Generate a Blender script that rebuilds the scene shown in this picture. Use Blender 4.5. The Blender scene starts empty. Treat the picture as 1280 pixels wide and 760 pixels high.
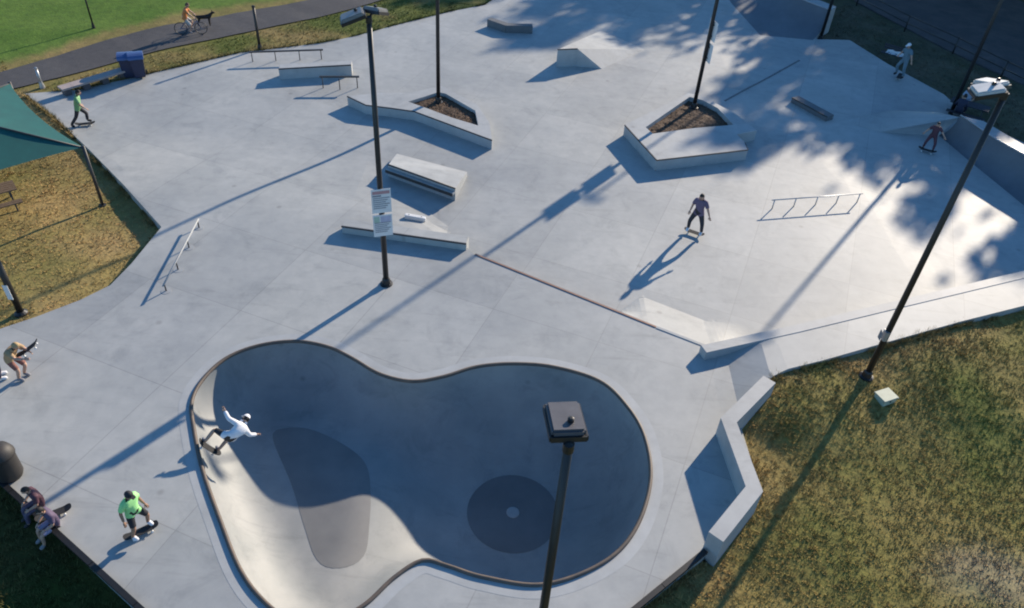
import bpy, bmesh, math, random
import numpy as np
from mathutils import Vector, Matrix, geometry, noise

random.seed(7)
rng = np.random.default_rng(7)
scene = bpy.context.scene
col = scene.collection
R = math.radians

# ------------------------------------------------------------------ camera
CAM_H = 17.0
FOC = 979.0                      # focal length in pixels of a 1280 x 760 frame
def _axes():
    down = Vector((561 - 640, 1532 - 380, FOC)).normalized()   # plumb direction seen by the lens
    z = Vector((0, 0, 1)); fy = (z - z.dot(down) * down).normalized()
    up = -down; rx = fy.cross(up)
    return rx, fy, up
RX, FY, UP = _axes()
def P(px, py, z=0.0):
    """pixel -> point on the level z (direction from the pixel, distance from that level)"""
    v = Vector((px - 640, py - 380, FOC))
    w = Vector((RX.dot(v), FY.dot(v), UP.dot(v)))
    t = (z - CAM_H) / w.z
    return Vector((w.x * t, w.y * t, z))
cam = bpy.data.cameras.new('camera'); cam_o = bpy.data.objects.new('camera', cam); col.objects.link(cam_o)
m3 = Matrix(((RX.x, -RX.y, -RX.z), (FY.x, -FY.y, -FY.z), (UP.x, -UP.y, -UP.z)))
cam_o.matrix_world = Matrix.Translation((0, 0, CAM_H)) @ m3.to_4x4()
cam.sensor_width = 36; cam.lens = FOC / 1280 * 36; cam.clip_end = 3000
scene.camera = cam_o

# ------------------------------------------------------------------ light
SUN_EL, SUN_AZ = 20.4, 36.2      # azimuth clockwise from +Y
world = bpy.data.worlds.new('World'); scene.world = world; world.use_nodes = True
wn = world.node_tree.nodes; wl = world.node_tree.links
bgn = wn['Background']; sky = wn.new('ShaderNodeTexSky'); sky.sky_type = 'NISHITA'
sky.sun_disc = False; sky.sun_elevation = R(SUN_EL); sky.sun_rotation = R(SUN_AZ)
sky.altitude = 1500; sky.air_density = 1.0; sky.dust_density = 0.1; sky.ozone_density = 5.0
hs = wn.new('ShaderNodeHueSaturation'); hs.inputs['Saturation'].default_value = 1.06; hs.inputs['Hue'].default_value = 0.495
wl.new(sky.outputs[0], hs.inputs['Color']); wl.new(hs.outputs[0], bgn.inputs[0]); bgn.inputs[1].default_value = 0.13
sl = bpy.data.lights.new('sun', 'SUN'); sl.energy = 4.6; sl.angle = R(0.8); sl.color = (1.0, 0.865, 0.69)
so = bpy.data.objects.new('sun', sl); col.objects.link(so)
SUN = Vector((math.sin(R(SUN_AZ)) * math.cos(R(SUN_EL)), math.cos(R(SUN_AZ)) * math.cos(R(SUN_EL)), math.sin(R(SUN_EL))))
so.rotation_euler = SUN.to_track_quat('Z', 'Y').to_euler(); so.location = (20, 30, 40)
scene.view_settings.view_transform = 'Standard'; scene.view_settings.look = 'None'
scene.view_settings.exposure = 0.72; scene.view_settings.gamma = 1
scene.cycles.filter_width = 2.0
scene.cycles.use_denoising = True
scene.cycles.max_bounces = 6

# ------------------------------------------------------------------ materials
MATS = {}
def mat(name, c, rough=0.8, c2=None, scale=6.0, bump=0.0, metal=0.0, detail=6.0, spec=0.5, scale2=None, c3=None, attr=None, bscale=None):
    """noise mottled principled material; c -> c2 by one noise, tinted by a wider one (c3)"""
    if name in MATS: return MATS[name]
    m = bpy.data.materials.new(name); m.use_nodes = True
    n = m.node_tree.nodes; l = m.node_tree.links; b = n['Principled BSDF']
    b.inputs['Roughness'].default_value = rough; b.inputs['Metallic'].default_value = metal
    b.inputs['Specular IOR Level'].default_value = spec
    tc = n.new('ShaderNodeTexCoord')
    out = None
    if attr:
        a = n.new('ShaderNodeAttribute'); a.attribute_name = attr; out = a.outputs['Color']
        b1 = a
    if c2 is None: c2 = tuple(x * 0.8 for x in c)
    nz = n.new('ShaderNodeTexNoise'); nz.inputs['Scale'].default_value = scale; nz.inputs['Detail'].default_value = detail
    nz.inputs['Roughness'].default_value = 0.62
    l.new(tc.outputs['Object'], nz.inputs['Vector'])
    rp = n.new('ShaderNodeValToRGB'); rp.color_ramp.elements[0].position = 0.34; rp.color_ramp.elements[1].position = 0.68
    l.new(nz.outputs['Fac'], rp.inputs['Fac'])
    if attr:
        rp.color_ramp.elements[0].color = (*c, 1); rp.color_ramp.elements[1].color = (*c2, 1)
        mx = n.new('ShaderNodeMix'); mx.data_type = 'RGBA'; mx.blend_type = 'MULTIPLY'; mx.inputs['Factor'].default_value = 1
        l.new(out, mx.inputs['A']); l.new(rp.outputs['Color'], mx.inputs['B']); out = mx.outputs['Result']
    else:
        rp.color_ramp.elements[0].color = (*c, 1); rp.color_ramp.elements[1].color = (*c2, 1); out = rp.outputs['Color']
    if scale2:
        nw = n.new('ShaderNodeTexNoise'); nw.inputs['Scale'].default_value = scale2; nw.inputs['Detail'].default_value = 4
        l.new(tc.outputs['Object'], nw.inputs['Vector'])
        r2 = n.new('ShaderNodeValToRGB'); r2.color_ramp.elements[0].position = 0.38; r2.color_ramp.elements[1].position = 0.64
        r2.color_ramp.elements[0].color = (1, 1, 1, 1); r2.color_ramp.elements[1].color = (*(c3 or (0.8, 0.8, 0.8)), 1)
        l.new(nw.outputs['Fac'], r2.inputs['Fac'])
        mx = n.new('ShaderNodeMix'); mx.data_type = 'RGBA'; mx.blend_type = 'MULTIPLY'; mx.inputs['Factor'].default_value = 1
        l.new(out, mx.inputs['A']); l.new(r2.outputs['Color'], mx.inputs['B']); out = mx.outputs['Result']
    l.new(out, b.inputs['Base Color'])
    if bump:
        bp = n.new('ShaderNodeBump'); bp.inputs['Strength'].default_value = bump; bp.inputs['Distance'].default_value = 0.03
        if bscale:
            nb = n.new('ShaderNodeTexNoise'); nb.inputs['Scale'].default_value = bscale; nb.inputs['Detail'].default_value = 5
            l.new(tc.outputs['Object'], nb.inputs['Vector']); l.new(nb.outputs['Fac'], bp.inputs['Height'])
        else: l.new(nz.outputs['Fac'], bp.inputs['Height'])
        l.new(bp.outputs['Normal'], b.inputs['Normal'])
    MATS[name] = m
    return m

CONC = mat('concrete', (0.475, 0.47, 0.435), 0.62, (0.41, 0.41, 0.385), 2.2, 0.05, scale2=0.33, c3=(0.86, 0.87, 0.88), detail=9, bscale=60)
CONC_L = mat('concrete_pale', (0.43, 0.435, 0.42), 0.62, (0.375, 0.38, 0.37), 2.5, 0.05, scale2=0.5, c3=(0.9, 0.9, 0.9), bscale=60)
def wear(m, joints=0.0, stain=0.35, ang=0.35):
    """saw-cut joints, dark blotches and pale scuffs multiplied over the mottled colour"""
    n = m.node_tree.nodes; l = m.node_tree.links; b = n['Principled BSDF']; src = b.inputs['Base Color'].links[0].from_socket
    tc = n.new('ShaderNodeTexCoord'); mp = n.new('ShaderNodeMapping'); mp.inputs['Rotation'].default_value = (0, 0, ang); l.new(tc.outputs['Object'], mp.inputs['Vector'])
    def mul(fac_socket, colr, src):
        mx = n.new('ShaderNodeMix'); mx.data_type = 'RGBA'; mx.blend_type = 'MULTIPLY'; l.new(fac_socket, mx.inputs['Factor']); l.new(src, mx.inputs['A']); mx.inputs['B'].default_value = (*colr, 1); return mx.outputs['Result']
    def ramp(sock, a, c, amp):
        r = n.new('ShaderNodeMapRange'); r.inputs['From Min'].default_value = a; r.inputs['From Max'].default_value = c; r.inputs['To Max'].default_value = amp; r.clamp = True; l.new(sock, r.inputs['Value']); return r.outputs['Result']
    n1 = n.new('ShaderNodeTexNoise'); n1.inputs['Scale'].default_value = .9; n1.inputs['Detail'].default_value = 10; n1.inputs['Roughness'].default_value = .72; n1.inputs['Distortion'].default_value = .6; l.new(mp.outputs[0], n1.inputs['Vector'])
    src = mul(ramp(n1.outputs['Fac'], .52, .72, stain), (.60, .62, .64), src)
    mp2 = n.new('ShaderNodeMapping'); mp2.inputs['Rotation'].default_value = (0, 0, ang + .5); mp2.inputs['Scale'].default_value = (.35, 3.2, 1); l.new(tc.outputs['Object'], mp2.inputs['Vector'])
    n2 = n.new('ShaderNodeTexNoise'); n2.inputs['Scale'].default_value = 1.1; n2.inputs['Detail'].default_value = 8; n2.inputs['Roughness'].default_value = .7; l.new(mp2.outputs[0], n2.inputs['Vector'])
    src = mul(ramp(n2.outputs['Fac'], .56, .74, stain), (.68, .68, .68), src)
    n3 = n.new('ShaderNodeTexNoise'); n3.inputs['Scale'].default_value = .14; n3.inputs['Detail'].default_value = 3; l.new(mp.outputs[0], n3.inputs['Vector'])
    src = mul(ramp(n3.outputs['Fac'], .35, .65, .8), (.84, .86, .90), src)
    n4 = n.new('ShaderNodeTexVoronoi'); n4.inputs['Scale'].default_value = .55; n4.feature = 'F1'; l.new(mp.outputs[0], n4.inputs['Vector'])
    src = mul(ramp(n4.outputs['Distance'], .07, .03, stain), (.55, .54, .53), src)
    if joints:
        br = n.new('ShaderNodeTexBrick'); br.offset = 0; br.inputs['Scale'].default_value = 1; br.inputs['Brick Width'].default_value = 3.6; br.inputs['Row Height'].default_value = 3.6; br.inputs['Mortar Size'].default_value = .016; br.inputs['Mortar Smooth'].default_value = .3
        l.new(mp.outputs[0], br.inputs['Vector'])
        br.inputs['Color1'].default_value = (1, 1, 1, 1); br.inputs['Color2'].default_value = (.86, .87, .885, 1); br.inputs['Mortar'].default_value = (.95, .95, .95, 1)
        mt_ = n.new('ShaderNodeMix'); mt_.data_type = 'RGBA'; mt_.blend_type = 'MULTIPLY'; mt_.inputs['Factor'].default_value = 1; l.new(src, mt_.inputs['A']); l.new(br.outputs['Color'], mt_.inputs['B']); src = mt_.outputs['Result']
        src = mul(ramp(br.outputs['Fac'], 0, 1, joints), (.45, .45, .46), src)
    l.new(src, b.inputs['Base Color'])
wear(CONC, .35, .5); wear(CONC_L, 0, .5, .1)
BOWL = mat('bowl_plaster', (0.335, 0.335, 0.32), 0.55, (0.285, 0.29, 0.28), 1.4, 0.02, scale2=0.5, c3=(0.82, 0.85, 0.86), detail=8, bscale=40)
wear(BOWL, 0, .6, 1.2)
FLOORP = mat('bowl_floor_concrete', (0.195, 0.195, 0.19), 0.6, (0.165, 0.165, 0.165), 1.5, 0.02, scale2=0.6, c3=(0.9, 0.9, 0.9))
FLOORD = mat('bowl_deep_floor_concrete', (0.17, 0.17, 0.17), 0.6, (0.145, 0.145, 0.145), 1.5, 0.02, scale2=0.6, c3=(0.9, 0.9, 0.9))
COPE = mat('coping_stain', (0.13, 0.095, 0.07), 0.6, (0.08, 0.065, 0.055), 3.0, 0.1)
ASPH = mat('asphalt', (0.075, 0.07, 0.07), 0.85, (0.055, 0.053, 0.055), 3, 0.2, scale2=0.25, c3=(0.75, 0.75, 0.78), bscale=80)
BLACK = mat('black_paint', (0.012, 0.012, 0.013), 0.45, (0.018, 0.017, 0.016), 8)
STEEL = mat('galvanised_steel', (0.42, 0.43, 0.44), 0.42, (0.33, 0.34, 0.35), 9, metal=0.6)
DSTEEL = mat('dark_steel', (0.04, 0.04, 0.043), 0.5, (0.06, 0.055, 0.05), 9, metal=0.3)
RUST = mat('rusty_steel', (0.30, 0.17, 0.12), 0.6, (0.22, 0.13, 0.10), 6, metal=0.2)
LENS = mat('lamp_glass', (0.7, 0.72, 0.72), 0.15, (0.6, 0.62, 0.63), 4)
HEADTOP = mat('lamp_housing', (0.55, 0.55, 0.53), 0.4, (0.45, 0.45, 0.44), 5)
HEADMID = mat('lamp_housing_mid', (0.22, 0.22, 0.215), 0.45, (0.17, 0.17, 0.17), 5)
HEADGREY = mat('lamp_housing_grey', (0.10, 0.095, 0.10), 0.45, (0.075, 0.07, 0.075), 5)
BARK = mat('bark_mulch', (0.15, 0.095, 0.06), 0.95, (0.07, 0.045, 0.03), 9, 0.8, scale2=1.2, c3=(0.75, 0.7, 0.65))
GREENC = mat('teal_canvas', (0.008, 0.095, 0.085), 0.75, (0.006, 0.075, 0.07), 1.6, 0.05)
WHITE = mat('white_paint', (0.72, 0.72, 0.70), 0.5, (0.62, 0.62, 0.61), 6)
GROUND = mat('grass_ground', (0.75, 0.75, 0.75), 0.95, (1.15, 1.12, 1.0), 2.6, 0.9, attr='tint', scale2=0.4, c3=(0.72, 0.82, 0.7), spec=0.15, bscale=9)
BLADE = mat('grass_blade', (0.8, 0.8, 0.8), 0.8, (1.1, 1.1, 1.0), 1.5, attr='tint', spec=0.2)
WOOD = mat('weathered_wood', (0.16, 0.11, 0.075), 0.8, (0.11, 0.075, 0.05), 12, 0.2)
LEAF = mat('tree_leaf', (0.05, 0.085, 0.025), 0.7, (0.075, 0.10, 0.03), 0.8, spec=0.25)
TRUNK = mat('tree_bark', (0.10, 0.075, 0.055), 0.9, (0.06, 0.045, 0.035), 8, 0.6)
def plain(name, c, rough=0.75, **k): return mat(name, c, rough, tuple(x * 0.82 for x in c), 7, **k)

# ------------------------------------------------------------------ helpers
class MB:
    def __init__(s): s.v = []; s.f = []; s.mi = []; s.m = 0
    def add(s, vs, fs):
        o = len(s.v); s.v += [Vector(v) for v in vs]
        for f in fs: s.f.append([i + o for i in f]); s.mi.append(s.m)
        return s
    def prism(s, top, z0=None, drop=None):
        """top: closed outline of 3D points (any order); sides go down to z0 or by drop"""
        a = sum(top[i][0] * top[(i + 1) % len(top)][1] - top[(i + 1) % len(top)][0] * top[i][1] for i in range(len(top)))
        t = [Vector(p) for p in top]
        if a < 0: t.reverse()
        n = len(t)
        b = [Vector((p.x, p.y, z0 if z0 is not None else p.z - drop)) for p in t]
        fs = [list(range(n)), [2 * n - 1 - i for i in range(n)]]
        fs += [[i, i + n, (i + 1) % n + n, (i + 1) % n] for i in range(n)]
        return s.add(t + b, fs)
    def box(s, c, size, rot=None):
        c = Vector(c); h = [x / 2 for x in size]
        vs = [Vector((x * h[0], y * h[1], z * h[2])) for x in (-1, 1) for y in (-1, 1) for z in (-1, 1)]
        if rot is not None: vs = [rot @ v for v in vs]
        return s.add([c + v for v in vs], [[0, 1, 3, 2], [4, 6, 7, 5], [0, 4, 5, 1], [2, 3, 7, 6], [0, 2, 6, 4], [1, 5, 7, 3]])
    def bar(s, a, b, w, h, up=Vector((0, 0, 1))):
        a = Vector(a); b = Vector(b); d = (b - a); L = d.length; d.normalize()
        x = d.cross(up).normalized(); y = x.cross(d)
        rot = Matrix((d, x, y)).transposed()
        return s.box((a + b) / 2, (L, w, h), rot)
    def tube(s, pts, rad, n=8, closed=False):
        pts = [Vector(p) for p in pts]; N = len(pts)
        if not isinstance(rad, (list, tuple)): rad = [rad] * N
        vs = []; fs = []
        ref = None
        for i, p in enumerate(pts):
            d = (pts[(i + 1) % N] - pts[i - 1]) if closed else (pts[min(i + 1, N - 1)] - pts[max(i - 1, 0)])
            d.normalize()
            if ref is None: ref = Vector((0, 0, 1)) if abs(d.z) < 0.9 else Vector((1, 0, 0))
            x = d.cross(ref).normalized(); y = d.cross(x).normalized()
            if not closed and abs(d.z) >= 0.9: pass
            for k in range(n):
                a = 2 * math.pi * k / n
                vs.append(p + (x * math.cos(a) + y * math.sin(a)) * rad[i])
        for i in range(N if closed else N - 1):
            j = (i + 1) % N
            for k in range(n):
                fs.append([i * n + k, i * n + (k + 1) % n, j * n + (k + 1) % n, j * n + k])
        if not closed: fs += [list(range(n))[::-1], [(N - 1) * n + k for k in range(n)]]
        return s.add(vs, fs)
    def lathe(s, c, prof, n=16):
        c = Vector(c); vs = []; fs = []
        for r, z in prof:
            for k in range(n):
                a = 2 * math.pi * k / n; vs.append(c + Vector((r * math.cos(a), r * math.sin(a), z)))
        for i in range(len(prof) - 1):
            for k in range(n): fs.append([i * n + k, i * n + (k + 1) % n, (i + 1) * n + (k + 1) % n, (i + 1) * n + k])
        fs += [list(range(n))[::-1], [(len(prof) - 1) * n + k for k in range(n)]]
        return s.add(vs, fs)
    def ball(s, c, r, rot=None, nu=12, nv=8):
        c = Vector(c); r = r if isinstance(r, (tuple, list, Vector)) else (r, r, r)
        vs = []; fs = []
        for j in range(1, nv):
            t = math.pi * j / nv
            for k in range(nu):
                a = 2 * math.pi * k / nu
                v = Vector((r[0] * math.sin(t) * math.cos(a), r[1] * math.sin(t) * math.sin(a), r[2] * math.cos(t)))
                vs.append(c + (rot @ v if rot is not None else v))
        top = Vector((0, 0, r[2])); bot = -top
        vs += [c + (rot @ top if rot is not None else top), c + (rot @ bot if rot is not None else bot)]
        T = (nv - 1) * nu
        for j in range(nv - 2):
            for k in range(nu): fs.append([j * nu + k, (j + 1) * nu + k, (j + 1) * nu + (k + 1) % nu, j * nu + (k + 1) % nu])
        for k in range(nu):
            fs.append([T, k, (k + 1) % nu]); fs.append([T + 1, (nv - 2) * nu + (k + 1) % nu, (nv - 2) * nu + k])
        return s.add(vs, fs)
    def build(s, name, m, parent=None, smooth=False, bevel=0.0, mats=None):
        me = bpy.data.meshes.new(name)
        org = parent_origin(parent)
        me.from_pydata([v - org for v in s.v], [], s.f)
        for k in (mats or [m]): me.materials.append(k)
        if mats: me.polygons.foreach_set('material_index', s.mi)
        bm = bmesh.new(); bm.from_mesh(me); bmesh.ops.recalc_face_normals(bm, faces=bm.faces)
        if bevel: bmesh.ops.bevel(bm, geom=[e for e in bm.edges if len(e.link_faces) == 2 and e.calc_face_angle(0) > 0.5], offset=bevel, segments=2, affect='EDGES', clamp_overlap=True)
        bm.to_mesh(me); bm.free()
        if smooth: me.polygons.foreach_set('use_smooth', [True] * len(me.polygons))
        me.update()
        o = bpy.data.objects.new(name, me); col.objects.link(o)
        if parent: o.parent = parent
        return o
def parent_origin(p):
    v = Vector((0, 0, 0))
    while p is not None: v = v + p.location; p = p.parent
    return v
def tag(o, label, cat, group=None, kind=None):
    if label: o['label'] = label
    if cat: o['category'] = cat
    if group: o['group'] = group
    if kind: o['kind'] = kind
    return o
def thing(name, label, cat, loc, group=None):
    o = bpy.data.objects.new(name, None); col.objects.link(o); o.location = loc; o.empty_display_size = 0.2
    return tag(o, label, cat, group)
def struct(o, kind='structure'): o['kind'] = kind; return o
def smooth01(t):
    t = max(0.0, min(1.0, t)); return t * t * (3 - 2 * t)
def inside(x, y, poly):
    c = False; n = len(poly); j = n - 1
    for i in range(n):
        xi, yi = poly[i][0], poly[i][1]; xj, yj = poly[j][0], poly[j][1]
        if (yi > y) != (yj > y) and x < (xj - xi) * (y - yi) / (yj - yi) + xi: c = not c
        j = i
    return c
def seg_dist(x, y, poly, closed=True):
    a = np.array([[p[0], p[1]] for p in poly]); b = np.roll(a, -1, axis=0)
    if not closed: a = a[:-1]; b = b[:-1]
    d = b - a; q = np.array([x, y]) - a
    t = np.clip((q * d).sum(1) / np.maximum((d * d).sum(1), 1e-9), 0, 1)
    r = q - d * t[:, None]
    return float(np.sqrt((r * r).sum(1)).min())
def spline(pts, n, closed=True):
    """Catmull-Rom through 2D/3D points, n samples in all, evenly spaced"""
    N = len(pts); fine = []
    pts = [Vector(p) for p in pts]
    for i in range(N if closed else N - 1):
        p0, p1, p2, p3 = (pts[(i - 1) % N], pts[i], pts[(i + 1) % N], pts[(i + 2) % N]) if closed else (pts[max(i - 1, 0)], pts[i], pts[i + 1], pts[min(i + 2, N - 1)])
        for k in range(20):
            t = k / 20
            fine.append(0.5 * ((2 * p1) + (-p0 + p2) * t + (2 * p0 - 5 * p1 + 4 * p2 - p3) * t * t + (-p0 + 3 * p1 - 3 * p2 + p3) * t ** 3))
    fine.append(fine[0] if closed else pts[-1])
    L = [0]
    for i in range(1, len(fine)): L.append(L[-1] + (fine[i] - fine[i - 1]).length)
    out = []; j = 0; cnt = n if closed else n - 1
    for k in range(n):
        s = L[-1] * k / cnt
        while j < len(L) - 2 and L[j + 1] < s: j += 1
        t = (s - L[j]) / max(L[j + 1] - L[j], 1e-9); out.append(fine[j].lerp(fine[j + 1], min(t, 1)))
    return out
def cdt_sheet(name, m, outline, holes, lines, pts, zf, keep=None, smooth=False, skirt=None, tint=None):
    """triangulated sheet with constrained outline, holes and break lines; heights from zf(x, y)"""
    co = []; ed = []
    def loop(p, closed=True):
        o = len(co); n = len(p)
        for q in p: co.append(Vector((q[0], q[1])))
        for i in range(n if closed else n - 1): ed.append((o + i, o + (i + 1) % n))
    loop(outline)
    for h in holes: loop(h)
    for l in lines: loop(l, False)
    for p in pts: co.append(Vector((p[0], p[1])))
    v, e, f, *_ = geometry.delaunay_2d_cdt(co, ed, [], 0, 1e-4)
    faces = []
    for t in f:
        cx = sum(v[i].x for i in t) / 3; cy = sum(v[i].y for i in t) / 3
        if not inside(cx, cy, outline): continue
        if any(inside(cx, cy, h) for h in holes): continue
        faces.append(list(t))
    verts = [Vector((q.x, q.y, zf(q.x, q.y))) for q in v]
    used = sorted({i for t in faces for i in t}); mp = {o: k for k, o in enumerate(used)}
    verts = [verts[i] for i in used]; faces = [[mp[i] for i in t] for t in faces]
    me = bpy.data.meshes.new(name); me.from_pydata(verts, [], faces); me.materials.append(m)
    bm = bmesh.new(); bm.from_mesh(me)
    for fc in bm.faces:
        if fc.normal.z < 0: fc.normal_flip()
    if skirt:
        be = [e_ for e_ in bm.edges if len(e_.link_faces) == 1 and seg_dist((e_.verts[0].co.x + e_.verts[1].co.x) / 2, (e_.verts[0].co.y + e_.verts[1].co.y) / 2, outline) < 0.02]
        r = bmesh.ops.extrude_edge_only(bm, edges=be)
        for g in r['geom']:
            if isinstance(g, bmesh.types.BMVert): g.co.z -= skirt
    bm.to_mesh(me); bm.free()
    if smooth: me.polygons.foreach_set('use_smooth', [True] * len(me.polygons))
    if tint:
        ca = me.color_attributes.new('tint', 'FLOAT_COLOR', 'POINT')
        buf = []
        for q in me.vertices: buf += [*tint(q.co.x, q.co.y), 1.0]
        ca.data.foreach_set('color', buf)
    o = bpy.data.objects.new(name, me); col.objects.link(o)
    return o

# ------------------------------------------------------------------ levels of the park
DECK = 0.30
LB = [P(427, 283, DECK), P(583, 308, DECK), P(592, 318, DECK), P(893, 438, DECK)]        # break between bowl deck and street plaza
LBX = [Vector((-40, 25.2, 0)), Vector((-16, 24.6, 0))] + LB
KL = [P(883, 441, 0.62), P(1000, 415, 0.62), P(1120, 386, 0.62), P(1300, 343, 0.62)]      # long low ledge on the right
EB = [P(940, 118), P(1085, 262), P(1143, 348)]                                            # top of the bank down to the east pad
def poly_y(line, x):
    for a, b in zip(line[:-1], line[1:]):
        if min(a.x, b.x) <= x <= max(a.x, b.x): return a.y + (b.y - a.y) * (x - a.x) / (b.x - a.x)
    return line[0].y if x < line[0].x else line[-1].y
def poly_x(line, y):
    for a, b in zip(line[:-1], line[1:]):
        if min(a.y, b.y) <= y <= max(a.y, b.y): return a.x + (b.x - a.x) * (y - a.y) / (b.y - a.y)
    return line[0].x + (line[1].x - line[0].x) / (line[1].y - line[0].y) * (y - line[0].y) if y > line[0].y else line[-1].x
XK = KL[0].x
def ramp_w(x):
    if x < -6.4: return 6.0
    if x < -1.7: return 6.0 + (x + 6.4) / 4.7 * (0.06 - 6.0)
    if x < 3.4: return 0.06
    if x < 4.4: return 0.06 + (x - 3.4) * 1.7
    return 1.76
def z_conc(x, y):
    if x > XK - 0.05 and y < poly_y(KL, x) + 0.18:                    # strip of pavement between the ledge and the grass
        return DECK + 0.30 * smooth01((x - 6.6) / 1.5)
    if x <= XK + 0.4:
        s = y - poly_y(LBX, x)
        z = DECK if s <= 0 else DECK * (1 - (smooth01(s / 6.0) if ramp_w(x) > 5.9 else max(0, min(1, s / ramp_w(x)))))
        if ramp_w(x) <= 5.9 and x < -1.7 and s > 0: z = DECK * (1 - smooth01(s / ramp_w(x)))
    else:
        s = y - LBX[-1].y; z = DECK * max(0.0, min(1.0, 1 - s / 1.76)) * (1 - smooth01((x - XK - .4) / 1.5))
    xe = poly_x(EB, y)
    if y > 20: z -= 0.05 * smooth01((x - xe) / 1.5)
    return z

# bowl lip
LIP_PX = [(240, 502), (243, 540), (254, 590), (275, 650), (300, 712), (330, 752), (368, 778), (412, 778), (455, 757), (492, 723), (528, 701), (560, 708), (605, 722),
          (680, 731), (755, 703), (795, 660), (813, 600), (806, 548), (785, 510), (750, 477), (692, 459), (640, 455), (595, 459), (555, 471), (515, 477), (475, 468), (440, 448), (410, 434), (370, 427), (325, 432), (285, 447), (256, 472)]
LIP = spline([P(x, y, DECK) for x, y in LIP_PX], 220)
if sum(LIP[i].x * LIP[(i + 1) % 220].y - LIP[(i + 1) % 220].x * LIP[i].y for i in range(220)) < 0: LIP.reverse()
def lip_normals():
    out = []
    for i in range(len(LIP)):
        d = (LIP[(i + 1) % len(LIP)] - LIP[i - 1]).normalized(); out.append(Vector((-d.y, d.x, 0)))   # inward (outline runs anticlockwise)
    return out
LIPN = lip_normals()

OUT_PX = [(-150, 460, DECK), (-60, 428, DECK), (0, 411, DECK), (45, 396, DECK), (100, 375, DECK), (138, 357, .28), (165, 331, .24), (203, 288, .15), (158, 240, 0), (112, 190, 0), (70, 148, 0), (30, 117, 0),
          (100, 112, 0), (175, 95, 0), (300, 66, 0), (350, 60, 0), (400, 54, 0), (440, 46, 0), (500, 30, 0), (560, 15, 0), (606, 6, 0), (640, -18, 0), (800, -60, 0), (930, -60, -.05),
          (985, -8, -.05), (1022, 49, -.05), (1062, 50, -.05), (1110, 80, -.05), (1180, 118, -.05), (1215, 150, -.05), (1330, 200, -.05), (1420, 300, -.05), (1340, 366, .6), (1280, 382, .6), (1200, 402, .6), (1100, 430, .6), (1030, 450, .6), (985, 461, .6), (966, 470, .6),
          (922, 520, DECK), (950, 612, DECK), (884, 688, DECK), (792, 762, DECK), (700, 840, DECK), (560, 930, DECK), (420, 960, DECK), (300, 876, DECK), (176, 761, DECK), (60, 654, DECK), (-20, 582, DECK), (-150, 470 + 0, DECK)]
OUT_PX = OUT_PX[:-1] + [(-220, 405, DECK)]
OUTL = [P(x, y, z) for x, y, z in OUT_PX]

# ------------------------------------------------------------------ paved plaza
def grid_pts(poly, step, margin):
    xs = [p[0] for p in poly]; ys = [p[1] for p in poly]; out = []
    y = min(ys)
    while y < max(ys):
        x = min(xs)
        while x < max(xs):
            if inside(x, y, poly) and seg_dist(x, y, poly) > margin: out.append((x, y))
            x += step
        y += step
    return out
def dens(line, step):
    out = []
    for a, b in zip(line[:-1], line[1:]):
        n = max(1, int((b - a).length / step))
        out += [a.lerp(b, k / n) for k in range(n)]
    return out + [line[-1]]
lb_in = dens(LB, 0.3)
lb_top = lb_in
lb_foot = [Vector((p.x, p.y + ramp_w(p.x), 0)) for p in lb_in if p.x > -1.7]
kl_in = [p for p in dens(KL, 0.5) if p.x < 19]
kl_n = [Vector((p.x, p.y + 0.21, 0)) for p in kl_in if p.x > XK + 0.5]
kl_in = [Vector((p.x, p.y + 0.15, 0)) for p in kl_in]
eb_in = [p for p in dens(EB, 0.4) if p.y > poly_y(KL, p.x) + 0.3]
eb_out = [Vector((p.x + 1.5, p.y, 0)) for p in eb_in if p.y > poly_y(KL, p.x + 1.5) + 0.3]
gp = [q for q in grid_pts(OUTL, 0.55, 0.12) if not (inside(q[0], q[1], LIP) or seg_dist(q[0], q[1], LIP) < 0.15)]
gp += [(x, poly_y(LBX, x) + s_) for x in np.arange(3.2, 8.4, .16) for s_ in np.arange(.12, 2.2, .16) if x < XK + .3 or poly_y(LBX, x) + s_ > poly_y(KL, x) + .3]
gp += [(x, poly_y(LBX, x) + s_) for x in np.arange(-2.6, -.9, .12) for s_ in np.arange(-.3, 1.4, .12)]
plaza = cdt_sheet('plaza_pavement', CONC, OUTL, [LIP], [lb_in, lb_foot, kl_in[1:], kl_n, eb_in, eb_out], gp, z_conc, skirt=1.3)
struct(plaza)

# ------------------------------------------------------------------ grass ground
GC = np.array([(-17, 20, .1), (-13, 23, -.04), (-14, 17, .14), (-13, 12, -.10), (-8, 7, -.35), (0, 4, -.5), (5, 10.5, -.12), (7, 13, .02), (8.5, 17.2, .47), (13, 20, .47), (19, 23.5, .47), (12, 13, -.1), (16, 12, -.2), (18, 18, .2), (25, 30, .2), (23, 36, -.28),
               (17, 47, -.3), (22, 42, -.3), (30, 50, -.3), (0, 50, -.05), (-10, 42, -.05), (-25, 40, -.05), (-30, 25, -.03), (-20, 28, -.04), (-60, 60, -.05), (60, 60, -.3), (0, 90, -.1), (-60, 0, -.2), (60, 0, -.3), (0, -40, -.6)])
def z_ground(x, y):
    d2 = (GC[:, 0] - x) ** 2 + (GC[:, 1] - y) ** 2 + 0.3
    w = 1 / d2 ** 1.6
    return float((w * GC[:, 2]).sum() / w.sum())
PATH_U = [(-140, 130), (-60, 106), (0, 90), (60, 73), (130, 51), (200, 33), (260, 23), (320, 12), (380, 1), (430, -12), (500, -34)]
PATH_L = [(-140, 152), (-60, 128), (20, 110), (100, 90), (190, 65), (270, 48), (340, 33), (400, 21), (450, 8), (495, -6), (560, -26)]
PU = [P(*p) for p in PATH_U]; PL = [P(*p) for p in PATH_L]
_l = [P(1000, -60, -.3), P(1070, 4, -.3), P(1180, 62, -.3), P(1300, 118, -.3), P(1500, 230, -.3)]
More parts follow.
